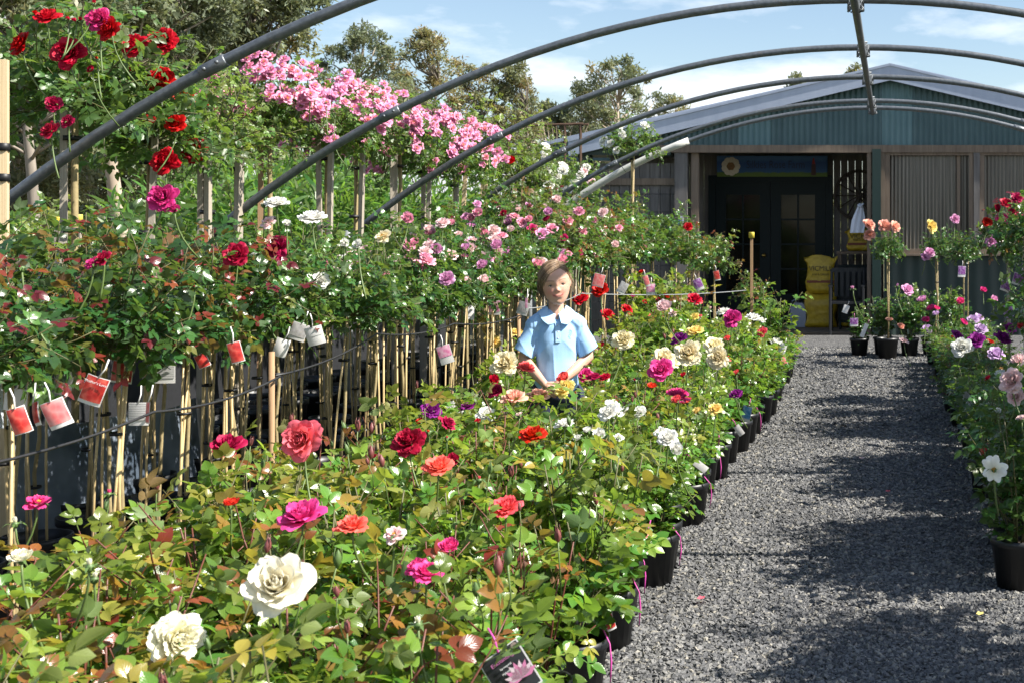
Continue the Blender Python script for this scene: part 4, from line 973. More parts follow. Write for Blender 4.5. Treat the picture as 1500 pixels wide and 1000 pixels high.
for a in [(346,373,36,'crimson','open',(.1,-1,.4)),(403,361,36,'crimson','rosette',(.1,-1,.5)),(236,288,44,'magenta','rosette',(.1,-1,.4)),(457,318,38,'white','open',(0,-.3,1)),(405,296,32,'white','open',(0,-.3,1)),(392,325,26,'palepink','semi'),(470,411,24,'white','open'),(505,355,16,'white','cup'),(523,357,18,'white','cup'),(560,346,28,'cream','semi'),
          (597,319,22,'pink','cup'),(630,338,20,'pink','cup'),(629,334,18,'palepink','cup'),(648,326,20,'palepink','open'),(255,305,18,'magenta','cup'),(150,378,24,'crimson','open'),(135,385,22,'magenta','open'),(30,392,12,'crimson','bud'),(285,420,10,'crimson','bud'),(332,430,16,'crimson','cup'),(420,326,14,'white','cup'),(385,300,13,'ivory','bud'),
          (688,362,20,'palepink','cup'),(704,352,18,'palepink','cup'),(715,368,18,'palepink','open'),(700,310,18,'pink','cup'),(690,318,16,'pink','cup'),(722,338,20,'palepink','open'),(726,368,20,'palepink','rosette'),(735,345,16,'pink','open'),(775,320,14,'pink','cup'),(803,309,16,'mauvepink','cup'),(800,320,14,'crimson','cup'),(808,335,18,'pink','open'),(832,322,16,'pink','rosette'),(852,338,18,'pink','rosette'),(826,348,14,'magenta','cup'),
          (842,364,18,'red','rosette'),(850,370,12,'magenta','cup'),(842,391,13,'pink','bud'),(1008,332,13,'red','open'),(737,312,12,'crimson','cup'),(765,326,15,'pink','open'),(780,335,15,'magenta','open'),(748,335,14,'palepink','cup'),(661,325,14,'pink','cup'),(575,320,12,'palepink','bud'),(885,340,12,'ivory','cup'),(645,385,9,'pink','bud'),(650,375,9,'pink','bud')]:
    std_hero(*a[:5], FR0 + [q for q in standards if q['row'] == 5 and a[0] > 960], a[5] if len(a) > 5 else None)
# the middle of the hedge is full of pink, the part before it white
for q in FR:
    if 6.3 < q['y'] < 10.6 and q['row'] < 2:
        for k in range(RN.randint(5, 9)):
            a = RN.uniform(-2.9, .2); zz = RN.uniform(.15, .95); rr = math.sqrt(1 - zz * zz); c = RN.choice(['pink', 'palepink', 'palepink', 'pink', 'mauvepink'])
            p = np.array([rr * math.cos(a) * .31, rr * math.sin(a) * .31, zz * .33 + .02]) * q['s']; bloom(q['root'], p + q['off'], RN.uniform(.050, .088), c, RN.choice(['cup', 'open', 'rosette', 'cup']), (RN.uniform(-.3, .5), RN.uniform(-1, -.2), RN.uniform(.3, 1))); q['cols'].append(c)
    elif 5.2 < q['y'] < 6.4 and RN.random() < .6:
        for k in range(RN.randint(1, 3)): bloom(q['root'], np.array([RN.uniform(-.2, .2), -.2, RN.uniform(.1, .36)]) * q['s'] + q['off'], RN.uniform(.05, .075), 'white', RN.choice(['cup', 'open'])); q['cols'].append('white')
    elif q['y'] > 10.6 and RN.random() < .5:
        bloom(q['root'], np.array([RN.uniform(-.2, .2), -.25, RN.uniform(.1, .3)]) * q['s'] + q['off'], RN.uniform(.05, .07), 'crimson', 'cup'); q['cols'].append('crimson')
# right standards
R0 = []
for i, (u, v, Y, s, st_) in enumerate(((1300, 362, 14.2, .78, 'green'), (1372, 362, 13.6, .72, 'green'), (1412, 365, 13.2, .74, 'green'), (1478, 345, 10.6, 1.0, 'dark'), (1506, 330, 9.8, 1.0, 'green'))):
    P = at(u, v, Y); R0.append(add_std(P[0], Y, P[2], st_, s, 7, i, 'bamboo' if i < 3 else 'stake_old', 1, True, 'leaf_std', 0, 'standard roses right of the path'))
for y, x in ((3.3, 1.0), (3.75, 1.45), (4.15, 1.0), (5.3, .98), (5.65, 1.5), (6.9, 1.12), (7.25, 1.55), (7.6, 1.1), (8.85, 1.4), (9.3, 1.2), (9.8, 1.55)):  # out of view; the outer ones are added to merge the path's shadows
    if x > 0: R0.append(add_std(x, y, RN.uniform(1.02, 1.2) + .28 * (x > 1.3), 'green', RN.uniform(1.1, 1.45), 7, len(R0), 'bamboo', 1, True, 'leaf_std', 0, 'standard roses right of the path'))
for y in (3.1, 3.9, 4.2, 5.4, 5.75, 7.05, 7.45, 8.9, 9.5, 10.3):  # unseen tall row, added to throw bands of shade across the path
    R0.append(add_std(2.0 + RN.uniform(-.12, .12), y, RN.uniform(1.85, 2.15), 'tallpink', RN.uniform(1.1, 1.4), 7, len(R0), 'stake_old', 1, True, 'leaf_tall', 0, 'standard roses right of the path'))
for a in [(1274,328,20,'peach','rosette'),(1296,330,20,'peach','rosette'),(1274,343,18,'peach','rosette'),(1312,332,17,'peach','open')]: std_hero(*a, R0[:1])
for a in [(1366,331,20,'yellow','rosette'),(1362,370,16,'mauvepink','open'),(1356,376,14,'mauvepink','open')]: std_hero(*a, R0[1:2])
std_hero(1399, 321, 14, 'mauvepink', 'open', R0[2:3])
for a in [(1473,297,18,'crimson','open'),(1462,305,16,'crimson','cup'),(1446,325,16,'red','open'),(1468,320,20,'magenta','open'),(1452,353,18,'mauvepink','open'),(1490,290,18,'crimson','open'),(1497,322,18,'magenta','open'),(1485,310,14,'crimson','open')]: std_hero(*a, R0[3:4])

# ------------------------------------------------------------------ labels that tell the roses apart
def colours(c):
    u = []
    for x in c:
        if NAMES[x] not in u: u.append(NAMES[x])
    return u
NUMW = {1: 'one', 2: 'two', 3: 'three', 4: 'four', 5: 'five'}
colname = {('left', 0): 'in edge row along path', ('left', 1): 'in second row from path', ('left', 2): 'in third row from path', ('left', 3): 'in fourth row from path', ('left', 4): 'in row beside standards',
           ('right', 0): 'along right path edge', ('right', 1): 'in second row right of path', ('right', 2): 'at the shop wall'}
cnt = {}
for q in sorted(plants, key=lambda q: (q['bed'], q['col'], q['y'] if not (q['bed'] == 'right' and q['col'] == 2) else q['x'])):
    k = (q['bed'], q['col']); cnt[k] = cnt.get(k, 0) + 1
    c = colours(q['cols']); n = len(q['cols'])
    look = ('%s rose bush' % ' and '.join(c[:2]) if c else ('bronze-leaved bloomless rose bush' if q['style'] == 'bronze' else 'green bloomless rose bush'))
    q['root']['label'] = '%s, %s from %s %s' % (look, ORD[cnt[k] - 1], 'left' if k == ('right', 2) else 'front', colname[k])
    assert len(q['root']['label'].split()) <= 16, q['root']['label']
cnt = {}
for q in sorted(standards, key=lambda q: (q['row'], q['x'] if q['row'] == 5 else q['y'])):
    k = q['row']; cnt[k] = cnt.get(k, 0) + 1; c = colours(q['cols'])
    leaf = {'dark': 'dark-leaved', 'green': 'green', 'bronze': 'bronze-tipped', 'tallred': 'big green', 'tallpink': 'weeping', 'sparse': 'loose pale green'}[q['style']]
    for nc in (2, 1):
        fl = (' with ' + ' and '.join(c[:nc]) + ' blooms') if c else ' without blooms'
        lab = '%s standard rose%s, %s' % (leaf, fl, {0: '%s from front in front standards row', 1: '%s from front in second standards row', 2: '%s from front in third standards row', 5: '%s from left near shop porch', 7: '%s from front right of path', 9: '%s from front in tall back row'}[k] % ORD[cnt[k] - 1])
        if len(lab.split()) <= 16: break
    q['root']['label'] = lab
    assert len(q['root']['label'].split()) <= 16, q['root']['label']
# ------------------------------------------------------------------ loose stakes, wires, tags, litter
def tagged_stake(u, vt, Y, w_, mat, label, ties=(), cap=None, name='garden_stake', rz=.2, leanx=0.0):
    P = at(u, vt, Y); g = thing(name, label, 'stake', (P[0], Y, 0), rz)
    part('shaft', SQ, M[mat], g, (0, 0, -.02), (0, leanx, 0), (w_, w_, P[2] + .02))
    for z in ties: part('tie', TIE, M['tie'], g, (0, 0, z), None, (w_ * .72, w_ * .72, .03))
    if cap:
        c = MB().lathe([(.001, .05), (.022, .05), (.024, .045), (.024, 0), (.019, 0)], 14); part('cap', c, cap, g, (0, 0, P[2] - .035), smooth=True)
tagged_stake(5, 88, 5.1, .032, 'stake_new', 'thick new pine stake with two black ties at the left edge', (1.62, 1.74), rz=.35)
tagged_stake(1101, 343, 11.0, .024, 'stake_brown', 'brown stake with a yellow cap beside the path end of the bed', cap=flat('yellow_cap', (.62, .48, .06), .45))
tagged_stake(735, 275, 11.2, .034, 'stake_brown', 'bare brown stake leaning behind the pink standard roses', leanx=.06)
tagged_stake(665, 240, 11.6, .034, 'stake_new', 'pale pine stake under the last pink weeping crown', leanx=.05)
tagged_stake(85, 322, 7.4, .03, 'stake_old', 'grey stake with a yellow cap behind the red roses', cap=flat('yellow_cap_far', (.70, .52, .06), .45))
tagged_stake(115, 318, 8.2, .03, 'stake_old', 'distant grey stake with a small yellow cap', cap=flat('yellow_cap_small', (.70, .55, .10), .45))
def wire(pts, label, mat='wire', r=.0045):
    p = []
    for a, b in zip(pts[:-1], pts[1:]):
        a, b = np.array(a), np.array(b)
        for k in range(8):
            t_ = k / 8; q = a + (b - a) * t_; q = q + [0, 0, -.025 * 4 * t_ * (1 - t_)]; p.append(q)
    p.append(np.array(pts[-1])); o = part('support_wire', MB().tube(p, r, 5), M[mat], None, smooth=True); tag(o, label, 'wire'); return o
wire([(-2.22, 2.9, .86), (-2.22, 3.9, .87), (-2.24, 4.75, .88)], 'black support wire in front of the nearest standard stems')
wire([(-2.27, 4.78, .88), (-2.28, 5.75, .955), (-2.26, 6.7, .93), (-2.24, 7.9, .90)], 'black support wire tied along the middle standard stems')
wire([(-2.25, 7.95, .93), (-2.25, 9.4, .95), (-1.36, 12.2, .84)], 'thin pale wire running behind the girl to the shop end', 'wire_lit', .004)
for y in (4.75, 7.9):
    tag(part('wire_post', MB().tube([(-2.27, y, -.02), (-2.27, y, .97)], .011, 8), M['stake_brown'], None, smooth=True), 'thin brown post holding the support wires, %s of two' % ('nearer' if y < 5 else 'farther'), 'post')
m_card = flat('card_white', (.78, .76, .74), .45, var=.06, scale=14)
def picmat(name, a, b, c):
    t = NT(name); vo = t.n('ShaderNodeTexVoronoi'); vo.inputs['Scale'].default_value = 55; t.l(t.coord(1.0), vo.inputs['Vector'])
    n = t.noise(22, 3, t.coord(1.0)); return t.done(t.bsdf(t.ramp(t.math('MULTIPLY_ADD', vo.outputs['Distance'], .45, t.math('MULTIPLY', n, .6)), [(.25, a), (.5, b), (.75, c)]), .35))
PIC = {'red': picmat('print_red', (.22, .010, .012), (.52, .035, .030), (.72, .16, .12)), 'pinkred': picmat('print_pinkred', (.72, .08, .09), (.80, .20, .20), (.82, .38, .36)), 'pink': picmat('print_pink', (.62, .05, .25), (.80, .35, .52), (.86, .6, .68)),
       'grey': picmat('print_grey', (.30, .29, .29), (.45, .43, .43), (.62, .6, .6)), 'purple': picmat('print_purple', (.14, .02, .16), (.30, .10, .36), (.55, .4, .6)), 'white': picmat('print_white', (.6, .58, .56), (.75, .73, .72), (.8, .78, .76)),
       'black': picmat('print_black', (.014, .014, .018), (.03, .03, .036), (.04, .04, .045)), 'blue': picmat('print_blue', (.03, .14, .42), (.12, .34, .65), (.5, .62, .8)), 'text': None}
t = NT('print_text'); v = t.coord(1.0); sx = t.n('ShaderNodeSeparateXYZ'); t.l(v, sx.inputs[0])
ln = t.math('GREATER_THAN', t.math('SINE', t.math('MULTIPLY', sx.outputs[2], 900)), .35); PIC['text'] = t.done(t.bsdf(t.mix(t.math('MULTIPLY', ln, .55), (.55, .54, .53, 1), (.2, .2, .2, 1)), .5))
m_ribbon = flat('pink_ribbon', (.50, .06, .30), .5, var=.2)
def plant_tag(u, v, hpx, Y, pic, label, asp=.75, rot=0.0, yaw=0.0, pitch=.1, bendy=.25, tie='card', head=None, band=.78):
    P = at(u, v, Y); h = (.80 if hpx < 70 else 1.0) * hpx * Y / F; w_ = h * asp
    g = thing('plant_tag', label, 'plant tag', P); g.rotation_euler = (Matrix.Rotation(yaw, 3, 'Z') @ Matrix.Rotation(rot, 3, 'Y') @ Matrix.Rotation(pitch, 3, 'X')).to_euler()
    nx, nz = 8, 9; rows = lambda x0, x1, z0, z1, off: np.array([[(x, off + bendy * (w_ * 2.0 * (x / w_) ** 2 * .5 + .35 * z * (z / h)), z) for x in np.linspace(x0, x1, nx)] for z in np.linspace(z0, z1, nz)])
    m_ = MB(); a, b = rows(-w_ / 2, w_ / 2, -h / 2, h / 2, 0), rows(-w_ / 2, w_ / 2, -h / 2, h / 2, .0012)
    m_.grid(a); m_.grid(b[:, ::-1]); part('card', m_, m_card, g, smooth=True)
    if pic in ('red', 'pinkred') and band == .78: band = RN.uniform(.84, .97)
    if pic:
        e = .028 * w_; zt = h / 2 - e; zb = h / 2 - h * band
        part('print', MB().grid(rows(-w_ / 2 + e, w_ / 2 - e, zb, zt, -.0012)), PIC[pic], g, smooth=True)
    if head:
        for k, (txt, zz, sz, mt) in enumerate(head): lettering(txt, sz * h, mt, g, (0, -.004, zz * h), (rad(90), 0, 0), width=None)
    s_ = MB().tube([(0, .0, h / 2 - .003), (.006, .006, h / 2 + .025), (.004, .012, h / 2 + .05)], .0022, 4); part('tie', s_, m_ribbon if tie == 'pink' else m_card, g, smooth=True)
    return g
mw, mpk = flat('ink_white', (.8, .8, .8), .5), flat('ink_pink', (.50, .16, .36), .5)
plant_tag(136, 572, 54, 3.42, 'red', "red printed tag reading Mother's Love hanging in the front standard stems", .72, .38, .25, .1, .35, head=[("Mother's Love", .30, .12, mw)])
plant_tag(82, 606, 52, 3.35, 'pinkred', 'pinkish red tag hanging left of the lettered red tag', .75, -.38, .35, .0, .5)
plant_tag(28, 616, 50, 3.25, 'red', 'dark red folded tag near the left edge of the wire', .6, -.3, .5, .0, .8)
plant_tag(50, 606, 44, 3.4, 'red', 'narrow red tag behind the first bamboo stake', .42, -.25, -.5, .0, .6)
plant_tag(202, 606, 42, 3.9, 'text', 'grey tag back with small print beside the wire', .82, .0, .1, .0, .2)
plant_tag(216, 604, 40, 3.88, 'pinkred', 'narrow pink lettered tag edge beside the grey tag', .22, .05, -.4, .0, .2)
plant_tag(236, 545, 40, 4.2, 'text', 'large grey shaded tag under the dark leaves', 1.2, .0, .1, .0, .1)
plant_tag(178, 545, 40, 4.1, 'red', 'dark red tag in the shade under the crowns', .9, .15, .2, .0, .4)
plant_tag(22, 585, 40, 3.8, None, 'plain white tag catching the sun at the left edge', 1.0, .1, .1, .0, .2)
plant_tag(92, 560, 46, 3.9, None, 'plain white tag behind the pinkish red tag', .8, .2, -.2, .0, .2)
plant_tag(345, 516, 38, 4.2, 'red', 'red tag with a white edge under the glossy crown', .6, -.25, .3, .0, .4)
plant_tag(296, 528, 26, 4.4, 'red', 'small dark red tag between two stems', .8, -.4, .3, .0, .4)
plant_tag(461, 492, 34, 4.9, 'white', 'white tag with a small square sketch in the middle stems', .9, -.25, .2, .1, .3, band=.5)
plant_tag(437, 486, 32, 5.0, 'grey', 'pale pink tag behind the white sketch tag', .9, .35, .2, .0, .3)
plant_tag(412, 510, 34, 4.9, None, 'crumpled white tag low under the crown', .7, .3, .5, .2, .7)
plant_tag(652, 519, 34, 6.2, 'pink', 'white tag with a pink rose picture left of the girl', .72, -.3, .1, .0, .15, band=.62)
plant_tag(723, 451, 26, 8.0, 'pink', 'magenta rose picture tag in the shade left of the yellow roses', .9, 0, 0, 0, .1)
plant_tag(690, 458, 26, 7.9, 'white', 'narrow pale tag with a pink edge in the stems', .5, .1, .4, 0, .2)
plant_tag(766, 452, 24, 7.8, 'grey', 'grey picture tag just left of the girl', .85, .3, 0, 0, .2)
plant_tag(771, 446, 24, 7.4, 'pink', 'thin pink tag edge beside the girl', .2, 0, 0, 0, .1)
plant_tag(877, 411, 24, 9.0, 'pinkred', 'coral red square tag above the red roses', .85, .25, .1, 0, .15)
plant_tag(912, 422, 22, 9.1, 'grey', 'pale grey tag tilted behind the red roses', .7, .5, .1, 0, .2)
plant_tag(947, 412, 20, 10.0, 'pinkred', 'small red and white tag behind the cream roses', .5, -.3, .1, 0, .2)
plant_tag(953, 424, 20, 10.1, 'pink', 'small magenta picture tag under the bronze crown', .8, 0, .1, 0, .2)
plant_tag(1023, 417, 22, 11.4, 'purple', 'purple picture tag in the shade near the porch', .7, -.4, .1, 0, .2)
plant_tag(1050, 404, 18, 12.0, 'red', 'bright red tag under the last bronze standard', .6, -.2, .1, 0, .2)
plant_tag(1083, 630, 26, 7.2, 'white', 'cream tag leaning over the edge pot by the path', .45, -.6, .2, .5, .2, 'pink')
plant_tag(1093, 606, 30, 7.8, 'blue', 'blue and purple picture tag at the path edge', .6, .25, -.3, .1, .2, 'pink')
plant_tag(1026, 682, 34, 6.0, 'white', 'long white tag sticking out over the edge pots', .4, -.85, .2, .4, .15, 'pink')
plant_tag(1052, 662, 26, 6.5, 'white', 'thin upright white tag between two edge pots', .25, .05, .5, 0, .1, 'pink')
plant_tag(1000, 690, 26, 5.9, 'black', 'black tag in the leaves above the edge pots', 1.0, .1, .3, 0, .2, 'pink')
plant_tag(940, 792, 34, 4.75, 'pinkred', 'large coral printed tag over the edge row', 1.2, .45, .3, -.3, .3, 'pink')
plant_tag(893, 910, 38, 4.1, 'red', 'bright red tag hanging beside an edge pot near the front', .45, -.35, .4, .2, .3, 'pink')
plant_tag(1146, 530, 18, 10.4, 'pinkred', 'pink tag hanging at the far end of the edge row', .9, -.5, .2, .2, .3)
plant_tag(1146, 512, 22, 10.5, 'white', 'crumpled white tag at the far end of the edge row', .6, .3, .2, .2, .5)
plant_tag(1251, 472, 15, 13.9, 'purple', 'small framed picture tag on the first pot by the shop', 1.0, 0, .1, 0, .1, 'pink')
plant_tag(1239, 453, 15, 14.2, 'white', 'tilted white tag against the chalkboard', .7, .35, .1, 0, .1)
plant_tag(1266, 484, 26, 13.8, 'white', 'long narrow tag with pink ribbon by the shop pots', .3, .4, .1, 0, .1, 'pink')
plant_tag(1409, 398, 20, 12.6, 'purple', 'arched picture tag under the right standard crown', .7, .05, .1, 0, .1)
plant_tag(1473, 420, 20, 10.0, 'purple', 'purple printed tag with white edge under the crimson standard', .9, .3, -.2, .4, .2)
plant_tag(1492, 410, 24, 9.6, 'purple', 'larger purple printed tag at the right edge', .9, .3, -.2, .4, .2)
plant_tag(1445, 660, 30, 6.0, 'red', 'red and white tag sloping above the white single bloom', .8, 1.0, -.3, .2, .2, 'pink')
plant_tag(1425, 592, 28, 7.2, 'grey', 'grey shaded tag in the right bed', .9, .4, .2, .2, .2)
plant_tag(1418, 577, 26, 7.6, 'grey', 'second grey shaded tag farther back in the right bed', .7, .6, .2, .2, .2)
plant_tag(1498, 733, 26, 5.6, 'blue', 'blue printed tag low at the right edge', .7, -.3, -.2, .1, .2)
g = plant_tag(748, 985, 74, 2.55, 'black', 'black tag with pink flower picture reading Enchanting', .88, -.62, .1, -.25, .05, 'pink', head=[('Enchanting', .30, .115, mpk), ('by request', .16, .06, mw), ('Hybrid Tea', .05, .06, mw)], band=.97)
fl = MB()
for k in range(9):
    a = rad(20 + k * 20 - 10); c, s = math.cos(a), math.sin(a); fl.add([(0, 0, 0), (.018 * c - .007 * s, 0, .018 * s + .007 * c), (.036 * c, 0, .036 * s), (.018 * c + .007 * s, 0, .018 * s - .007 * c)], [np.array([[0, 1, 2, 3]])], k % 2)
part('flower_print', fl, [flat('print_petal', (.75, .25, .45), .4), flat('print_petal_pale', (.85, .65, .72), .4)], g, (.016, -.0045, -.022))
part('seal', MB().lathe([(.001, .0006), (.006, .0006), (.0062, 0)], 14), flat('print_seal', (.34, .26, .22), .5), g, (.034, -.0035, .040), (rad(90), 0, 0))
# ribbons on the edge pots
for q in LEFT:
    if q['col'] == 0 and q['y'] > 3.6 and q['y'] < 9 and RN.random() < .6:
        r_ = q['root']; k = RN.uniform(-.4, .4)
        p = [Vector((.10 * math.cos(k), -.06 + .10 * math.sin(k), .24)), Vector((.125, -.06, .20)), Vector((.13, -.065, .15)), Vector((.125 + .01 * k, -.07, .09))]
        p = [Matrix.Rotation(-r_.rotation_euler.z, 3, 'Z') @ x for x in p]
        part('ribbon', MB().tube(p, [.003, .002, .0035, .0018], 5), m_ribbon, r_, smooth=True)
litter(-.18, 7.9, PET['palepink'], 'pale fallen petal on the gravel nearer the edge pots', 'petal', 'fallen_petal')
litter(-.02, 6.9, PET['coral'], 'coral fallen petal in the middle of the shaded path', 'petal', 'fallen_petal')
litter(-.72, 4.9, PET['peachcoral'], 'pinkish fallen petal beside the front edge pots', 'petal', 'fallen_petal')
litter(.32, 4.7, PET['yellow'], 'yellow fallen petal on the sunlit gravel strip', 'petal', 'fallen_petal')

# ------------------------------------------------------------------ behind the standards: pots, dark backdrop sheet, tarpaulin
bk_i = 0
for x in (-3.95, -4.35):
    y = 5.2
    while y < 12.5:
        add_i = MB(); o = part('empty_pot', POT, M['pot'], None, (x + RN.uniform(-.05, .05), y, 0), None, (1.3, 1.3, 1.5)); bk_i += 1
        tag(o, 'black pot behind the standards, %s from the front in the %s back row' % (ORD[int((y - 5.2) / .42)], 'nearer' if x > -4 else 'farther'), 'pot', 'black pots standing behind the standard roses')
        y += .42
def cloth(name, label, cat, x, y0, y1, z0, z1, mat, seed, top=.05):
    rng = np.random.RandomState(seed); n = 60; ys = np.linspace(y0, y1, n); P = np.zeros((9, n, 3)); w1 = np.cumsum(rng.randn(n) * .25)
    for i in range(9):
        t_ = i / 8; P[i] = np.stack([x + .05 * np.sin(w1 + t_ * 1.2) * (.4 + .6 * t_) + .03 * np.sin(ys * 9), ys, z1 + (z0 - z1) * t_ + top * np.sin(ys * 1.7) * (1 - t_)], 1)
    o = part(name, MB().grid(P), mat, None, smooth=True); tag(o, label, cat); return o
m_backdrop = flat('dark_backdrop_sheet', (.018, .019, .022), .6, var=.4); t = NT('tarpaulin')
n = t.noise(2.2, 4, t.coord(1.0)); m_tarp = t.done(t.bsdf(t.ramp(n, [(.35, (.05, .07, .10)), (.65, (.26, .30, .36))]), .42))
cloth('tarpaulin', 'blue grey tarpaulin hung low behind the nearest standard stems', 'tarpaulin', -3.62, 3.6, 6.8, .04, .58, m_tarp, 4)
cloth('dark_backdrop', 'long black screen added as deep shade behind the rows of pots', 'screen', -4.9, 6.0, 14.5, .0, 1.0, m_backdrop, 6)  # black sheet put in for the darkness behind the stems
wht = flat('white_sheet', (.62, .66, .72), .5, var=.1, scale=4)
cloth('white_sheet', 'white plastic sheet shining behind the first stems at the left', 'sheet', -3.1, 3.55, 4.5, .74, .98, wht, 8, .02)

# ------------------------------------------------------------------ shrubs, trees and the house beyond
def blob_leaves(mb, c, rad3, n, size, kind, rng, age, droop=.4, shell=.55):
    c = np.asarray(c, float); d = rng.randn(n, 3); d /= np.linalg.norm(d, axis=1)[:, None]
    r = shell + (1 - shell) * rng.rand(n) ** .6; P = c + d * r[:, None] * np.asarray(rad3)
    D = d * .7 + rng.randn(n, 3) * .5; D[:, 2] -= droop
    scatter(mb, kind, P, D, d + rng.randn(n, 3) * .6 + [0, 0, .5], size * rng.uniform(.7, 1.3, n), np.clip(age + rng.randn(n) * .15, 0, 1), rng)
m_bark = wood('gum_bark', (.10, .085, .07), (.34, .29, .24), (3, 3, .8), .9, .5); m_bark2 = wood('pale_bark', (.26, .20, .15), (.52, .43, .33), (3, 3, .5), .8, .3)
def gum(u, vtop, vbot, wpx, Y, label, seed, age=.4, bark=m_bark, n=46, spr=95, size=.30, trunk=.16, cl=.85, hz=1.0, name='gum_tree'):
    rng = np.random.RandomState(seed); s = F / Y; T = at(u, vtop, Y); B_ = at(u, vbot, Y); H_ = T[2]; zb = max(1.0, B_[2]); W = wpx / s / 2
    g = thing(name, label, 'tree', (T[0], Y, 0), 0, 'gum trees beyond the nursery')
    tr = MB(); ln = rng.randn() * .04
    tp = np.array([(ln * z + .12 * math.sin(z * .8 + seed), .1 * math.sin(z + seed), z) for z in np.linspace(-.05, H_ * .82, 10)])
    tr.tube(tp, np.linspace(trunk, trunk * .3, 10), 10)
    part('trunk', tr, bark, g, smooth=True); cr_ = MB(); lb = MB()
    n = int(n * 1.35)
    for k in range(n):
        zz = zb + (H_ - zb) * ((k + .5) / n) ** .8; e = math.sin(math.pi * min(1, .18 + .80 * (zz - zb) / max(.1, H_ - zb))) ** .6
        a = k * 2.4 + rng.randn() * .4; r = W * e * math.sqrt(rng.uniform(.02, 1)); c = np.array([r * math.cos(a), r * math.sin(a), zz - rng.uniform(0, .3) * cl])
        z0 = max(.6, min(H_ * .78, zz - r * .8 - .3)); p0 = np.array([np.interp(z0, tp[:, 2], tp[:, i]) for i in range(3)])
        mid = (p0 + c) / 2 + rng.randn(3) * .15; lb.tube([p0, mid, c], [trunk * .26, trunk * .16, trunk * .06], 5)
        q = cl * rng.uniform(.26, .62); ag = age + rng.randn() * .16
        blob_leaves(cr_, c, (q, q, q * .68), int(spr * (.9 if Y < 40 else .55) * rng.uniform(.6, 1.3)), size * .52, 'gum', rng, ag, .6, .1)
    part('limbs', lb, bark, g, smooth=True); part('crown', cr_, M['leaf_far'], g)
gum(25, -160, 140, 300, 17, 'tall dark gum tree with a curved grey trunk at the far left', 1, .3, m_bark, 60, 120, .30, .09, .7)
gum(180, -190, 60, 330, 20, 'gum tree with a pale straight trunk behind the red roses', 2, .35, m_bark2, 75, 130, .30, .13, .75)
gum(330, -120, 70, 250, 23, 'broad gum tree leaning toward the open sky behind the pink roses', 3, .4, m_bark, 60, 120, .32, .14, .8)
gum(90, -60, 190, 240, 27, 'grey leaved gum tree low behind the others at the left', 4, .5, m_bark, 60, 110, .40, .12, .9)
gum(250, -40, 150, 240, 30, 'dull green gum tree between the two nearest trunks', 5, .5, m_bark, 55, 110, .42, .14, 1.0)
gum(530, 38, 215, 150, 48, 'rounded grey green gum tree on the skyline above the pink roses', 6, .35, m_bark2, 40, 80, .42, .13, .85)
gum(622, 42, 215, 120, 50, 'gum tree with a tall thin leader and olive skirt', 7, .75, m_bark, 34, 80, .42, .14, .85)
gum(585, 120, 230, 110, 46, 'low olive gum tree between two taller skyline trees', 8, .6, m_bark, 26, 80, .42, .12, .85)
gum(702, 96, 250, 90, 52, 'narrow brownish gum tree right of the olive one', 9, .8, m_bark, 26, 75, .42, .14, .8)
gum(757, 92, 240, 70, 52, 'dense upright brown green gum tree behind the second hoop', 10, .7, m_bark, 26, 90, .42, .15, .8)
gum(805, 150, 260, 120, 55, 'dark low gum tree beside the bare branches', 11, .3, m_bark, 34, 80, .46, .14, .95)
gum(905, 84, 250, 150, 55, 'open spreading gum tree left of the shop roof', 12, .4, m_bark2, 40, 75, .44, .16, .95)
gum(860, 130, 255, 100, 58, 'dark gum tree half hidden behind the spreading one', 13, .3, m_bark, 28, 80, .46, .14, .95)
gum(985, 140, 230, 60, 60, 'small gum tree top showing over the left roof slope', 14, .5, m_bark, 16, 70, .44, .12, .8)
gum(1170, 108, 180, 60, 62, 'small tree top over the middle of the shop roof', 15, .6, m_bark, 14, 60, .44, .12, .7)
gum(1256, 97, 150, 50, 62, 'brown tree top just behind the roof ridge', 16, .8, m_bark, 12, 60, .44, .12, .6)
gum(455, 150, 260, 130, 44, 'shadowy gum tree low behind the first pink crown', 17, .3, m_bark, 34, 80, .42, .13, .9)
gum(40, 135, 320, 210, 24, 'greyish low gum tree filling in behind the pine stake', 21, .55, m_bark2, 34, 90, .36, .08, .8)
gum(140, 120, 320, 200, 27, 'low grey gum tree behind the first red standards', 22, .45, m_bark, 34, 90, .38, .08, .85)
gum(250, 110, 315, 190, 29, 'low dull gum tree behind the loose crowned standards', 23, .35, m_bark, 34, 90, .40, .09, .9)
gum(360, 140, 300, 170, 32, 'dark low gum tree behind the first pink standards', 24, .25, m_bark, 32, 90, .42, .09, .9)
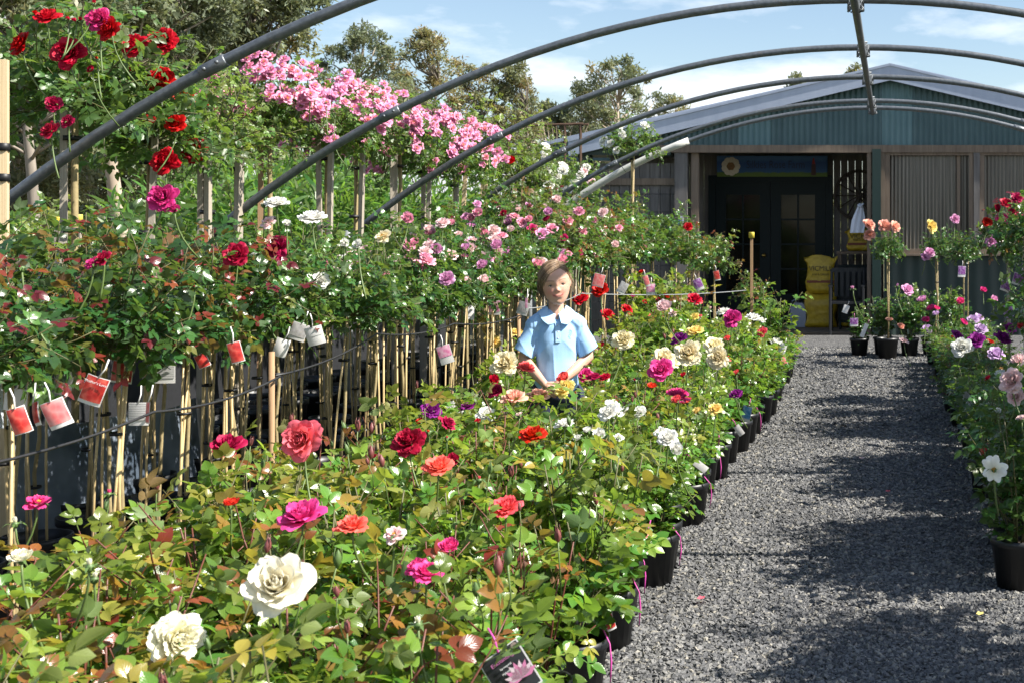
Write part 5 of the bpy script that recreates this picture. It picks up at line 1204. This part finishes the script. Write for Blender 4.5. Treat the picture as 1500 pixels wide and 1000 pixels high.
# bare tree
rng = np.random.RandomState(31); P = at(815, 215, 54); bt = thing('bare_tree', 'leafless pale tree between the skyline gums', 'tree', (P[0], 54, 0)); bm_ = MB()
for k in range(26):
    a = rng.randn() * .38; top = rng.uniform(5.4, 6.5); bm_.tube([(0, 0, 2), (a * 1.2, rng.randn() * .3, 3.8), (a * 3.2 + rng.randn() * .2, rng.randn() * .6, top)], [.05, .03, .008], 4)
part('trunk', MB().tube([(0, 0, 0), (.1, 0, 1.4), (0, 0, 2.6)], [.14, .11, .09], 8), m_bark2, bt); part('branches', bm_, m_bark2, bt)
def shrub(x, y, h, r, label, seed, kind='strap', n=1500, size=.16, mat='leaf_strap', age=.5, cat='shrub'):
    rng = np.random.RandomState(seed); g = thing('shrub', label, cat, (x, y, 0)); st_ = MB(); fo = MB()
    for k in range(9):
        a = k * .7; c = np.array([math.cos(a) * r * .5 * rng.rand(), math.sin(a) * r * .5 * rng.rand(), 0]); e = c + np.array([math.cos(a) * r * .5, math.sin(a) * r * .5, h * rng.uniform(.7, .95)])
        st_.tube([c, (c + e) / 2 + rng.randn(3) * .06, e], [.02, .014, .005], 5)
        blob_leaves(fo, e - [0, 0, h * .16], (r * .5, r * .5, h * .28), n // 12, size, kind, rng, age, -.1 if kind == 'strap' else .3, .3)
    blob_leaves(fo, (0, 0, h * .55), (r, r, h * .45), n // 2, size, kind, rng, age - .1, .1, .5)
    part('stems', st_, M['cane'], g); part('foliage', fo, M[mat], g)
shrub(-5.35, 10.7, 1.95, .8, 'bright green bamboo like shrub nearest behind the standards', 51, n=2600)
shrub(-5.4, 12.1, 2.2, .85, 'tallest bright green bamboo like shrub behind the pink roses', 52, n=3000)
shrub(-5.3, 13.5, 2.1, .8, 'third bright green strappy shrub along the screen', 53, n=2700)
shrub(-5.3, 15.0, 1.9, .8, 'farthest bright green strappy shrub near the pink row end', 54, n=2400)
shrub(-7.9, 10.6, 1.6, .8, 'leafy green bush low behind the red roses', 55, 'low', 1500, .16, 'leaf_tall', .5)
shrub(-8.6, 12.0, 1.7, .9, 'yellowish bush between the grey stakes at the left', 56, 'low', 1500, .16, 'leaf_tall', .75)
shrub(-6.0, 7.8, 1.5, .7, 'mixed green bush behind the loose crowned standards', 57, 'low', 1500, .12, 'leaf_tall', .2)
shrub(-5.2, 16.5, 1.9, .9, 'dark green bush beside the shop wall', 58, 'low', 1600, .15, 'leaf_tall', .2)
shrub(-9.5, 13.5, 1.5, .9, 'bronze tinted bush at the far left edge', 59, 'low', 1500, .16, 'leaf_bush', .8)
shrub(-6.6, 6.6, 1.45, .6, 'rose like bush behind the tall red standards', 60, 'low', 1300, .14, 'leaf_bush', .75)
rng = np.random.RandomState(77); fb_ = MB()
for k in range(260):
    y = rng.uniform(58, 75); x = rng.uniform(-62, -2); h = rng.uniform(1.2, 4.2); blob_leaves(fb_, (x, y, h * .6), (2.0, 1.4, h * .6), 42, 1.0, 'gum', rng, rng.uniform(.15, .6), .3, .2)
structure('distant_bushland', fb_, M['leaf_far'], 'stuff')
# house beyond
hs_ = thing('distant_house', 'low house with a grey roof and white eaves beyond the standard roses', 'house', (-13.6, 40, 0))
part('wall', MB().box((0, 1.5, 1.15), (3.4, 3, 2.3)), flat('house_wall', (.30, .27, .24), .8), hs_)
part('maroon_band', MB().box((.1, -.02, 1.75), (3.0, .05, .35)), flat('house_band', (.15, .045, .035), .7), hs_)
part('roof', MB().prism([(-.55, 2.35), (1.5, 3.15), (3.55, 2.35), (3.55, 2.27), (1.5, 3.02), (-.55, 2.27)], 0, -2.0, 2.0), flat('house_roof', (.38, .38, .40), .5), hs_)
part('fascia', MB().box((0, -.57, 2.30), (4.0, .04, .14)), flat('house_fascia', (.75, .75, .76), .5), hs_)
part('window', MB().box((-.8, -.02, 1.3), (.9, .06, .5)), M['glass'], hs_)
part('window', MB().box((.9, -.05, 1.2), (.9, .04, .5)), M['glass'], hs_)
# pipe rack near the roof corner
rk = thing('pipe_rack', 'rusty pipe rack above the white roses by the shop roof', 'rack', (-4.6, 16.6, 0)); r_ = MB()
for x in (-.55, -.3, .42, .62): r_.tube([(x, 0, -.02), (x, 0, 2.75), (x + .1, 0, 2.75)], .02, 6)
r_.tube([(-.6, 0, 2.72), (.65, 0, 2.76)], .018, 6); part('rails', r_, flat('rusty_pipe', (.10, .06, .04), .8, .3, var=.4), rk)
# ------------------------------------------------------------------ the girl
def ell(mb, c, r, R=None, n=18, m=12):
    th = np.linspace(0, math.pi, m + 1); ph = np.arange(n) * 2 * math.pi / n
    V = np.stack([np.outer(np.sin(th[1:-1]), np.cos(ph)), np.outer(np.sin(th[1:-1]), np.sin(ph)), np.outer(np.cos(th[1:-1]), np.ones(n))], -1).reshape(-1, 3)
    V = np.concatenate([V, [[0, 0, 1], [0, 0, -1]]]) * np.asarray(r, float)
    if R is not None: V = V @ np.asarray(R).T
    i = np.arange(m - 2)[:, None] * n; j = np.arange(n)[None]; j2 = (j + 1) % n
    q = np.stack([i + j, i + n + j, i + n + j2, i + j2], -1).reshape(-1, 4); N = len(V); j = np.arange(n); j2 = (j + 1) % n; b = (m - 2) * n
    mb.add(V + np.asarray(c, float), [q, np.stack([np.full(n, N - 2), j, j2], -1), np.stack([np.full(n, N - 1), b + j2, b + j], -1)])
def limb(mb, pts, rs, n=14, sub=8):
    pts = np.asarray(pts, float); P, Rr = [], []
    for k in range(len(pts) - 1):
        for s in range(sub):
            t_ = s / sub; P.append(pts[k] * (1 - t_) + pts[k + 1] * t_); Rr.append(rs[k] * (1 - t_) + rs[k + 1] * t_)
    P.append(pts[-1]); Rr.append(rs[-1]); P = np.array(P)
    for _ in range(2): P[1:-1] = (P[:-2] + 2 * P[1:-1] + P[2:]) / 4
    mb.tube(P, Rr, n); ell(mb, P[0], [Rr[0]] * 3, None, 12, 8); ell(mb, P[-1], [Rr[-1]] * 3, None, 12, 8)
def remesh(mb, vox, smooth=4, name='body'):
    me = mb.mesh(name, True); o = bpy.data.objects.new('tmp', me); COL.objects.link(o)
    md = o.modifiers.new('r', 'REMESH'); md.mode = 'VOXEL'; md.voxel_size = vox; md.use_smooth_shade = True
    sm = o.modifiers.new('s', 'SMOOTH'); sm.iterations = smooth; sm.factor = .5
    bpy.context.view_layer.update()
    out = bpy.data.meshes.new_from_object(o.evaluated_get(bpy.context.evaluated_depsgraph_get())); bpy.data.objects.remove(o); out.name = name
    out.materials.clear(); out.materials.append(None)
    return out
def coords(me):
    a = np.zeros(len(me.vertices) * 3, np.float32); me.vertices.foreach_get('co', a); return a.reshape(-1, 3).astype(float)
def setco(me, a): me.vertices.foreach_set('co', np.asarray(a, np.float32).ravel()); me.update()
def putattr(me, k, a): me.attributes.new(k, 'FLOAT', 'POINT').data.foreach_set('value', np.asarray(a, np.float32))
GX, GY = -1.61, 6.23
girl = thing('person', 'child in a light blue polo shirt standing among the roses with hands clasped', 'person', (GX, GY, 0), math.atan2(-GX, GY) + rad(5))
HT = Matrix.Translation((-.006, -.012, 1.176)) @ Matrix.Rotation(rad(8), 4, 'Y').inverted() @ Matrix.Rotation(rad(6), 4, 'X')
HM = np.array(HT)
def hd(p): p = np.atleast_2d(np.asarray(p, float)); return (p @ HM[:3, :3].T + HM[:3, 3])
head = MB()
zk = [.1055, .102, .092, .075, .050, .022, 0, -.030, -.055, -.075, -.090, -.098, -.103]
wk = [0, .018, .040, .057, .069, .0735, .073, .0685, .0590, .0465, .0310, .0190, 0]
fk = [-.010, .012, .036, .058, .074, .0795, .0785, .0780, .0775, .0745, .0685, .0610, .0500]
bk_ = [.010, .032, .058, .078, .092, .097, .096, .084, .060, .030, .002, -.020, -.0500]
GA = [(-.0055, .029, .001, .015, .010), (.0035, 0, .004, .008, .018), (.0150, 0, -.0215, .0085, .0095), (.0055, .0095, -.0255, .0050, .0055), (.0042, .034, -.031, .018, .016), (.0030, 0, -.052, .022, .011), (.0035, 0, -.087, .014, .010), (.0018, .028, .022, .018, .008), (-.0025, 0, -.070, .016, .006), (.0022, .029, .0085, .013, .0035), (.0016, .029, -.0075, .013, .0035)]
def face_y(x, z, y):
    for A_, x0, z0, sx_, sz_ in GA:
        g_ = np.exp(-((np.abs(x) - x0) / sx_) ** 2 - ((z - z0) / sz_) ** 2) if x0 else np.exp(-(x / sx_) ** 2 - ((z - z0) / sz_) ** 2)
        y = y - A_ * g_
    return y
zz_ = .1055 - (.1055 + .103) * (1 - np.cos(np.linspace(.03, math.pi - .03, 90))) / 2
P = np.zeros((90, 120, 3))
def sm_interp(z, k):
    return np.mean([np.interp(z + o, zk[::-1], k[::-1]) for o in (-.005, -.0025, 0, .0025, .005)])
for i_, z_ in enumerate(zz_):
    w_, f_, b_ = sm_interp(z_, wk), sm_interp(z_, fk), sm_interp(z_, bk_)
    a = np.arange(120) * 2 * math.pi / 120; ca, sa = np.cos(a), np.sin(a); yc = (b_ - f_) / 2 if False else 0.0
    k_ = min(1, max(0, (-.015 - z_) / .085)); k_ = k_ * k_ * (3 - 2 * k_); mid_ = .012 * (1 - k_) + (.45 * b_ - .55 * f_) * k_
    x_ = w_ * np.sign(ca) * np.abs(ca) ** .92; y_ = np.where(sa < 0, mid_ + (f_ + mid_) * np.sign(sa) * np.abs(sa) ** .90, mid_ + (b_ - mid_) * np.abs(sa))
    y_ = np.where(sa < -.15, face_y(x_, z_, y_), y_)
    P[i_] = np.stack([x_, y_, np.full(120, z_)], 1)
head.grid(np.concatenate([P, P[:, :1]], 1)); head.add(P[0], [np.arange(120)]); head.add(P[-1], [np.arange(120)[::-1]])
for s in (-1, 1): ell(head, (s * .0715, .014, -.006), (.008, .016, .026))
lipu = [(x, -.0795 + 9.5 * x * x, -.0485 + 9.0 * x * x) for x in np.linspace(-.024, .024, 9)]
lipl = [(x, -.0785 + 10.0 * x * x, -.0555 + 13 * x * x) for x in np.linspace(-.021, .021, 9)]
head.tube(lipu, [.0015, .0026, .0034, .0036, .0032, .0036, .0034, .0026, .0015], 8); head.tube(lipl, [.0015, .0028, .0040, .0046, .0048, .0046, .0040, .0028, .0015], 8)
head.v = [hd(q) for q in head.v]
bd = head
limb(bd, [hd((0, .018, -.05))[0], (0, .012, 1.075), (0, .016, 1.0)], [.040, .037, .046])
ell(bd, (0, .01, .90), (.118, .078, .12), None, 20, 14); ell(bd, (0, .012, .75), (.105, .074, .12), None, 20, 14); ell(bd, (0, .015, .64), (.118, .085, .09), None, 20, 14)
for s in (-1, 1):
    limb(bd, [(s * .03, .012, 1.0), (s * .115, .012, .965)], [.035, .038])
    el = (s * .178, .0, .815); wr = ((-.078 if s < 0 else -.006), -.135, .705)
    limb(bd, [(s * .120, .012, .965), (s * .158, .012, .89), el], [.037, .033, .029]); limb(bd, [el, ((el[0] + wr[0]) / 2, (el[1] + wr[1]) / 2 - .005, (el[2] + wr[2]) / 2 - .004), wr], [.0285, .0275, .019])
    limb(bd, [(s * .060, .015, .60), (s * .058, .005, .33), (s * .056, .02, .07)], [.066, .042, .028]); limb(bd, [(s * .056, .02, .05), (s * .06, -.09, .025)], [.026, .022])
# hands: her right hand wraps over the left one; palm, four fingers of unequal length, thumb from the side of the palm
def hand(w, palm_dir, side, curl_to, lens, flip):
    w, p, sd, cu = (np.asarray(x, float) for x in (w, palm_dir, side, curl_to)); p /= np.linalg.norm(p); sd /= np.linalg.norm(sd); cu /= np.linalg.norm(cu)
    for k in range(4): limb(bd, [w + sd * (k - 1.5) * .005, w + p * .052 + sd * (k - 1.5) * .0125], [.0105, .0095], 10, 5)
    ell(bd, w + p * .028, (.022, .020, .020))
    for k in range(4):
        b = w + p * .052 + sd * (k - 1.5) * .0135; L = lens[k]
        limb(bd, [b, b + p * L * .42 + cu * L * .10, b + p * L * .62 + cu * L * .42, b + p * L * .52 + cu * L * .72], [.0078, .0072, .0066, .0056], 9, 4)
    b = w + p * .016 - sd * .016 * flip; limb(bd, [b, b - sd * flip * .016 + p * .020 + cu * .006, b - sd * flip * .014 + p * .044 + cu * .016], [.0090, .0078, .0062], 9, 4)
hand((-.078, -.135, .705), (.75, -.25, -.62), (-.5, .35, -.75), (.55, .80, -.05), (.050, .056, .053, .043), 1)
hand((-.006, -.135, .705), (-.72, .12, -.68), (-.65, .2, .7), (-.4, .75, .3), (.048, .054, .051, .042), -1)
bme = remesh(bd, .0027, 2)
co = coords(bme); inv = np.linalg.inv(HM); h = co @ inv[:3, :3].T + inv[:3, 3]
sq = 1 - .11 * np.clip((1.055 - co[:, 2]) / .05, 0, 1) * np.clip((co[:, 2] - .5) / .1, 0, 1)
setco(bme, np.stack([co[:, 0] * sq, co[:, 1], co[:, 2]], 1))
up, lo = np.array(lipu), np.array(lipl); dist = np.min(np.linalg.norm(h[:, None] - np.concatenate([up, lo])[None], axis=2), axis=1)
lip = np.clip(1.25 - dist / .0062, 0, 1) * (h[:, 1] < -.05)
gap = np.array([(x, -.081 + 9.5 * x * x, -.0518 + 10.5 * x * x) for x in np.linspace(-.023, .023, 25)]); dg_ = np.min(np.linalg.norm((h[:, None] - gap[None]) * [1, .5, 1], axis=2), axis=1)
line = np.clip(1.3 - dg_ / .0026, 0, 1) * (h[:, 1] < -.05)
cheek = np.exp(-(((np.abs(h[:, 0]) - .036) / .02) ** 2 + ((h[:, 2] + .028) / .018) ** 2)) * (h[:, 1] < -.03)
nose = np.exp(-((h[:, 0] / .012) ** 2 + ((h[:, 2] + .022) / .010) ** 2)) * (h[:, 1] < -.085)
nail = (np.exp(-((co[:, 2] - .66) / .03) ** 2)) * (co[:, 1] < -.08) * .5
brow = np.zeros(len(h))
for s in (-1, 1):
    bp = np.array([(s * x, -.07, .0245 + .08 * (x - .012) - 9 * (x - .029) ** 2) for x in np.linspace(.013, .047, 14)]); d_ = np.min(np.linalg.norm((h[:, None] - bp[None]) * [1, .15, 1], axis=2), axis=1)
    brow = np.maximum(brow, np.clip(1.2 - d_ / .0034, 0, 1) * (h[:, 1] < -.045))
for k, a in (('lip', np.maximum(lip, 0)), ('line', line), ('cheek', np.clip(cheek + .6 * nose + nail, 0, 1)), ('brow', brow)): putattr(bme, k, a)
t = NT('skin'); n = t.noise(60, 3, t.coord(1.0))
c_ = t.mix(t.math('MULTIPLY_ADD', n, .3, .35), (.66, .40, .295, 1), (.55, .315, .225, 1))
c_ = t.mix(t.math('MULTIPLY', t.attr('cheek'), .55), c_, (.68, .25, .20, 1)); c_ = t.mix(t.math('MULTIPLY', t.attr('lip'), .8), c_, (.58, .16, .15, 1))
c_ = t.mix(t.math('MULTIPLY', t.attr('brow'), .85), c_, (.17, .095, .055, 1)); c_ = t.mix(t.math('MULTIPLY', t.attr('line'), .8), c_, (.16, .035, .035, 1))
b = t.n('ShaderNodeBsdfPrincipled'); t.l(c_, b.inputs['Base Color']); b.inputs['Roughness'].default_value = .5; b.inputs['Subsurface Weight'].default_value = .18
b.inputs['Subsurface Radius'].default_value = (.012, .005, .003); b.inputs['Specular IOR Level'].default_value = .35
m_skin = t.done(b.outputs[0])
bo = part('body', bme, m_skin, girl)
# eyes, half closed against the sun
m_eye = flat('eye_white', (.62, .58, .55), .25, var=.05); m_iris = flat('iris', (.045, .035, .03), .2); m_lash = flat('eyelash', (.05, .028, .018), .6)
for s in (-1, 1):
    e = MB(); ell(e, (0, 0, 0), (.0108, .0050, .0038), None, 16, 10); V = e.v[0]
    ey = part('eye', e, m_eye, girl, hd((s * .029, float(face_y(np.array(s * .029), np.array(.001), np.array(-.0725))) + .0012, .0008))[0], HT.to_3x3(), smooth=True)
    ir = MB(); ell(ir, (0, -.0032, -.0002), (.0046, .0024, .0036), None, 14, 8); part('iris', ir, m_iris, ey, smooth=True)
    l_ = MB(); l_.tube([(s * x, -.0058 + 16 * (x) ** 2, .0040 - 28 * x * x) for x in np.linspace(-.012, .0128, 9)], [.0007, .0013, .0016, .0017, .0018, .0018, .0018, .0016, .0009], 6)
    part('eyelash', l_, m_lash, ey, smooth=True)
# hair: side parting, swept across the forehead, falling to the jaw
rng = np.random.RandomState(9); hr = MB(); cap_ = MB()
EC, ER = np.array([0, .018, .024]), np.array([.0755, .0925, .0830])
def sph(dv, k): dv = dv / np.linalg.norm(dv); return EC + dv * ER * k
n_, m_ = 40, 16; P = np.zeros((m_, n_ + 1, 3))
for i in range(m_):
    for j in range(n_ + 1):
        ph = 2 * math.pi * j / n_; fr = math.cos(ph)        # fr = 1 at the face
        zmin = -.45 if fr < .15 else (-.45 + 1.02 * min(1, (fr - .15) / .5))
        th = (math.acos(max(-1, min(1, zmin)))) * i / (m_ - 1) + .001
        P[i, j] = sph(np.array([math.sin(th) * math.sin(ph), -math.sin(th) * math.cos(ph), math.cos(th)]), 1.0 + .004 * math.sin(j * 5.1))
hr.grid(P, rnd=.25, age=.5)
def strand(ks, k_, r0, mi=0):
    hr.tube(ks, np.interp(np.linspace(0, 1, len(ks)), [0, .2, .8, 1], [r0 * .6, r0, r0 * .8, r0 * .3]), 3, rnd=k_, age=.5)
for i in range(1500):
    yy = rng.uniform(-.72, .93); px_ = .30 + .03 * rng.randn()
    st0 = np.array([px_, yy, math.sqrt(max(.05, 1 - px_ * px_ - yy * yy))]); side = -1 if rng.rand() < .62 else 1
    az = rad(np.interp(yy, [-.72, -.3, .93], [62, 100, 172]) + rng.randn() * 9 + (32 if side > 0 and yy < .3 else 0)); lowz = rng.uniform(-.50, -.28)
    e = np.array([side * math.sin(az) * .93, -math.cos(az) * .93, lowz]); k = 1.015 + (.075 if side < 0 else .03) * rng.rand() ** 1.5; pts = []
    sw = max(0, (-.05 - yy)) * (.75 if side < 0 else .25)
    for q in range(7):
        t_ = q / 6; dv = st0 * (1 - t_) + e * t_ + np.array([side * .35 * sw, -.55 * sw, .28 * sw]) * math.sin(math.pi * min(1, t_ * 1.15))
        dv = dv + np.array([0, 0, .18]) * math.sin(math.pi * t_) * (.6 if yy > -.3 else .2)
        pts.append(sph(dv, k + .004 * rng.randn() + .03 * math.sin(math.pi * t_) * 0))
    L = rng.uniform(.015, .055) * (1.15 if side > 0 else .85); l_ = pts[-1]; fl_ = rng.uniform(-.006, .010)
    pts += [l_ + [side * fl_ * .5, .002, -L * .5], l_ + [side * (fl_ - .004), .004 * rng.randn(), -L]]
    strand(np.array(pts), float(np.clip(.5 + .28 * rng.randn(), 0, 1)), rng.uniform(.0007, .0015))
for i in range(200):           # longer hair behind the ears, falling to the collar
    side = -1 if rng.rand() < .5 else 1; az = rad(rng.uniform(88, 150)); p0 = sph(np.array([side * math.sin(az), -math.cos(az), rng.uniform(-.1, .3)]), 1.04); L = rng.uniform(.05, .115) * (1.1 if side < 0 else 1.0)
    c1, c2 = rng.randn(3) * .005, rng.randn(3) * .009; o_ = np.array([side * rng.uniform(.0, .016), .0, 0])
    strand(np.array([p0, p0 + o_ * .5 + c1 * .5 - [0, 0, L * .35], p0 + o_ + c1 - [0, 0, L * .7], p0 + o_ * .6 + c2 - [side * .004, 0, L]]), float(np.clip(.6 + .3 * rng.randn(), 0, 1)), rng.uniform(.0007, .0014))
for i in range(36):            # loose wisps
    a = rng.uniform(0, 6.28); d_ = np.array([math.sin(a) * .8, -abs(math.cos(a)) * .2 + .3, .75]); p_ = sph(d_, 1.06); q_ = rng.randn(3) * .010; hr.tube([p_, p_ + d_ * .003 + q_ * .5, p_ + d_ * .003 + q_ * 1.1 - [0, 0, .004]], [.0005, .0005, .0003], 3, rnd=.8, age=.5)
hr.v = [hd(q) for q in hr.v]
t = NT('hair'); a_ = t.attr('rnd'); col = t.ramp(a_, [(0, (.085, .052, .032)), (.5, (.22, .145, .088)), (1, (.46, .33, .21))])
m_hair = t.done(t.bsdf(col, .42, 0, None, .5, **{'Anisotropic': .4})); part('hair', hr, m_hair, girl, smooth=True)
# polo shirt
sb = MB(); n_ = 40; zs = np.linspace(.655, 1.0, 22); P = np.zeros((22, n_, 3))
for i, z in enumerate(zs):
    t_ = (z - .655) / .345; wx = np.interp(z, [.655, .72, .80, .90, .96, 1.0], [.124, .120, .113, .116, .112, .075]); wy = np.interp(z, [.655, .72, .80, .90, .96, 1.0], [.100, .097, .090, .088, .078, .056])
    for j in range(n_):
        a = 2 * math.pi * j / n_; P[i, j] = (wx * np.sign(math.cos(a)) * abs(math.cos(a)) ** .8, .010 + wy * np.sign(math.sin(a)) * abs(math.sin(a)) ** .8, z)
sb.grid(np.concatenate([P, P[:, :1]], 1)); sb.add(P[0][::-1], [np.arange(n_)]); sb.add(P[-1], [np.arange(n_)])
for s in (-1, 1):
    limb(sb, [(s * .030, .012, 1.008), (s * .075, .012, .996), (s * .118, .012, .968)], [.046, .050, .054])
    A0, A1 = np.array([s * .112, .012, .970]), np.array([s * .180, -.006, .838]); ax = A1 - A0; prof = []
    up_ = np.array([0, 1.0, 0]); bx = np.cross(ax, up_); bx /= np.linalg.norm(bx)
    rings = [(0, .050), (.35, .053), (.7, .057), (1.0, .061), (1.0, .052), (.72, .047), (.45, .036)]
    Q = np.array([[A0 + ax * t_ + r_ * (math.cos(a) * bx * 1.0 + math.sin(a) * up_ * .92) for a in np.arange(28) * 2 * math.pi / 28] for t_, r_ in rings])
    sb.grid(np.concatenate([Q, Q[:, :1]], 1)); sb.add(Q[0], [np.arange(28)]); sb.add(Q[-1], [np.arange(28)])
sme = remesh(sb, .0040, 5, 'shirt'); co = coords(sme); N = np.zeros(len(co) * 3, np.float32); sme.vertices.foreach_get('normal', N); N = N.reshape(-1, 3)
x, y, z = co.T; body_m = (np.abs(x) < .14) * 1.0; low = np.clip((.97 - z) / .2, 0, 1)
tri = lambda a: 1 - np.abs(np.sin(a)) ** .6
fold = .0105 * low * body_m * (tri(21 * x + 1.5 * (z - .9) + .6) - .5) * np.clip((.93 - z) / .12, .15, 1)
fold += .0075 * body_m * (tri(26 * (np.abs(x) * .75 + (z - .93) * .8)) - .5) * np.exp(-((np.abs(x) - .075) / .04) ** 2) * np.clip((z - .76) / .06, 0, 1)
fold += .0045 * np.exp(-((np.abs(x) - .112) / .022) ** 2) * (tri(30 * (z - .9) + 25 * np.abs(x)) - .5) + .0035 * (tri(24 * z - 34 * np.abs(x) + 1) - .5) * (np.abs(x) > .128)
co = co + N * fold[:, None]; co[:, 0] *= .89; setco(sme, co)
t = NT('shirt_blue'); wv = t.noise(420, 2, t.coord(1.0)); n2 = t.noise(12, 4, t.coord(1.0))
m_shirt = t.done(t.bsdf(t.mix(n2, (.29, .50, .77, 1), (.35, .57, .83, 1)), .85, 0, t.bump(t.math('ADD', t.math('MULTIPLY', wv, .3), n2), .25, .006), .2, **{'Sheen Weight': .2}))
so_ = part('shirt', sme, m_shirt, girl)
m_collar = t_ = None
t = NT('collar_blue'); m_collar = t.done(t.bsdf(t.mix(t.noise(30, 3, t.coord(1.0)), (.36, .57, .81, 1), (.42, .63, .86, 1)), .8, 0, t.bump(t.noise(400, 2, t.coord(1.0)), .2, .003), .2))
P = np.zeros((7, 41, 3))
for i in range(7):
    s_ = i / 6
    for j in range(41):
        a = rad(-176 + 352 * j / 40); fr = math.cos(a); front = max(0, 1 - abs(abs(a) - rad(26)) / rad(30)) if abs(a) < rad(60) else 0
        if abs(a) < rad(2): pass
        r = .047 + .046 * s_ ** .9 * (1 + .22 * front); zz = 1.066 - .016 * max(0, fr) - (.034 * s_ ** 1.25) * (1 + .5 * front) - (.022 if fr > .5 else .0) * max(0, fr)
        P[i, j] = (r * math.sin(a) * 1.02, .016 - r * math.cos(a) * 1.0 - .012 * max(0, fr) * s_, zz)
gapx = np.abs(P[:, 20, 0])
cm = MB()
Lh, Rh = P[:, :20], P[:, 21:]
cm.grid(Lh); cm.grid(Rh); cm.grid(Lh + [0, .003, -.004]); cm.grid(Rh + [0, .003, -.004])
for H_ in (Lh, Rh):
    for e in (H_[-1], H_[:, 0], H_[:, -1]): cm.grid(np.stack([e, e + [0, .003, -.004]]))
part('collar', cm, m_collar, girl, smooth=True)
def front_y(xx, zz):
    k = np.argmin((co[:, 0] - xx) ** 2 + (co[:, 2] - zz) ** 2 + (co[:, 1] > 0) * 1.0); return co[k, 1]
pk = MB(); zs = np.linspace(.992, .895, 7); pk.grid(np.array([[(xx, front_y(0, z) - .0055 + .0, z) for xx in (-.011, -.004, .004, .011)] for z in zs])); pk.grid(np.array([[(xx, front_y(0, z) - .001, z) for xx in (-.0125, .0125)] for z in zs]))
for s in (-1, 1): pk.grid(np.array([[(s * .011, front_y(0, z) - .0055, z), (s * .0125, front_y(0, z) - .001, z)] for z in zs]))
plk = part('placket', pk, m_collar, girl, smooth=True)
for z in (.975, .945, .915):
    bt_ = MB(); ell(bt_, (0, front_y(0, z) - .0065, z), (.0042, .0012, .0042), None, 12, 6); part('button', bt_, flat('button', (.55, .62, .72), .35, var=.05), plk, smooth=True)
em = MB()
EM = lambda p: [(.062 + (a_ - .067) * .75, .932 + (b_ - .928) * .75) for a_, b_ in p]
for k, pl in enumerate((((.060, .950), (.070, .955), (.078, .945), (.076, .925), (.066, .912)), ((.058, .938), (.066, .942), (.071, .932), (.064, .922)), ((.060, .905), (.068, .898), (.076, .903)), ((.062, .928), (.058, .916), (.064, .906)))):
    em.tube([(a_, front_y(a_, b_) - .0035, b_) for a_, b_ in EM(pl)], [.0004, .0009, .0011, .0008, .0003][:len(pl)], 4)
part('emblem', em, flat('emblem_grey', (.25, .40, .62), .7), girl, smooth=True)
# navy shorts, socks and shoes
tb = MB(); ell(tb, (0, .014, .645), (.130, .098, .085), None, 24, 12)
for s in (-1, 1): limb(tb, [(s * .062, .014, .62), (s * .066, .010, .40)], [.082, .072])
tm = remesh(tb, .006, 4, 'shorts'); part('shorts', tm, flat('navy_cloth', (.020, .024, .060), .85, var=.2), girl)
for s in (-1, 1):
    sk = MB(); limb(sk, [(s * .056, .020, .19), (s * .056, .02, .06)], [.036, .034]); part('sock', sk, flat('sock_white', (.7, .7, .7), .9), girl, smooth=True)
    sh_ = MB(); ell(sh_, (s * .058, -.035, .035), (.038, .095, .036), None, 18, 10); part('shoe', sh_, flat('shoe_black', (.015, .015, .016), .35), girl, smooth=True)
girl.scale = (.95, .97, .985)
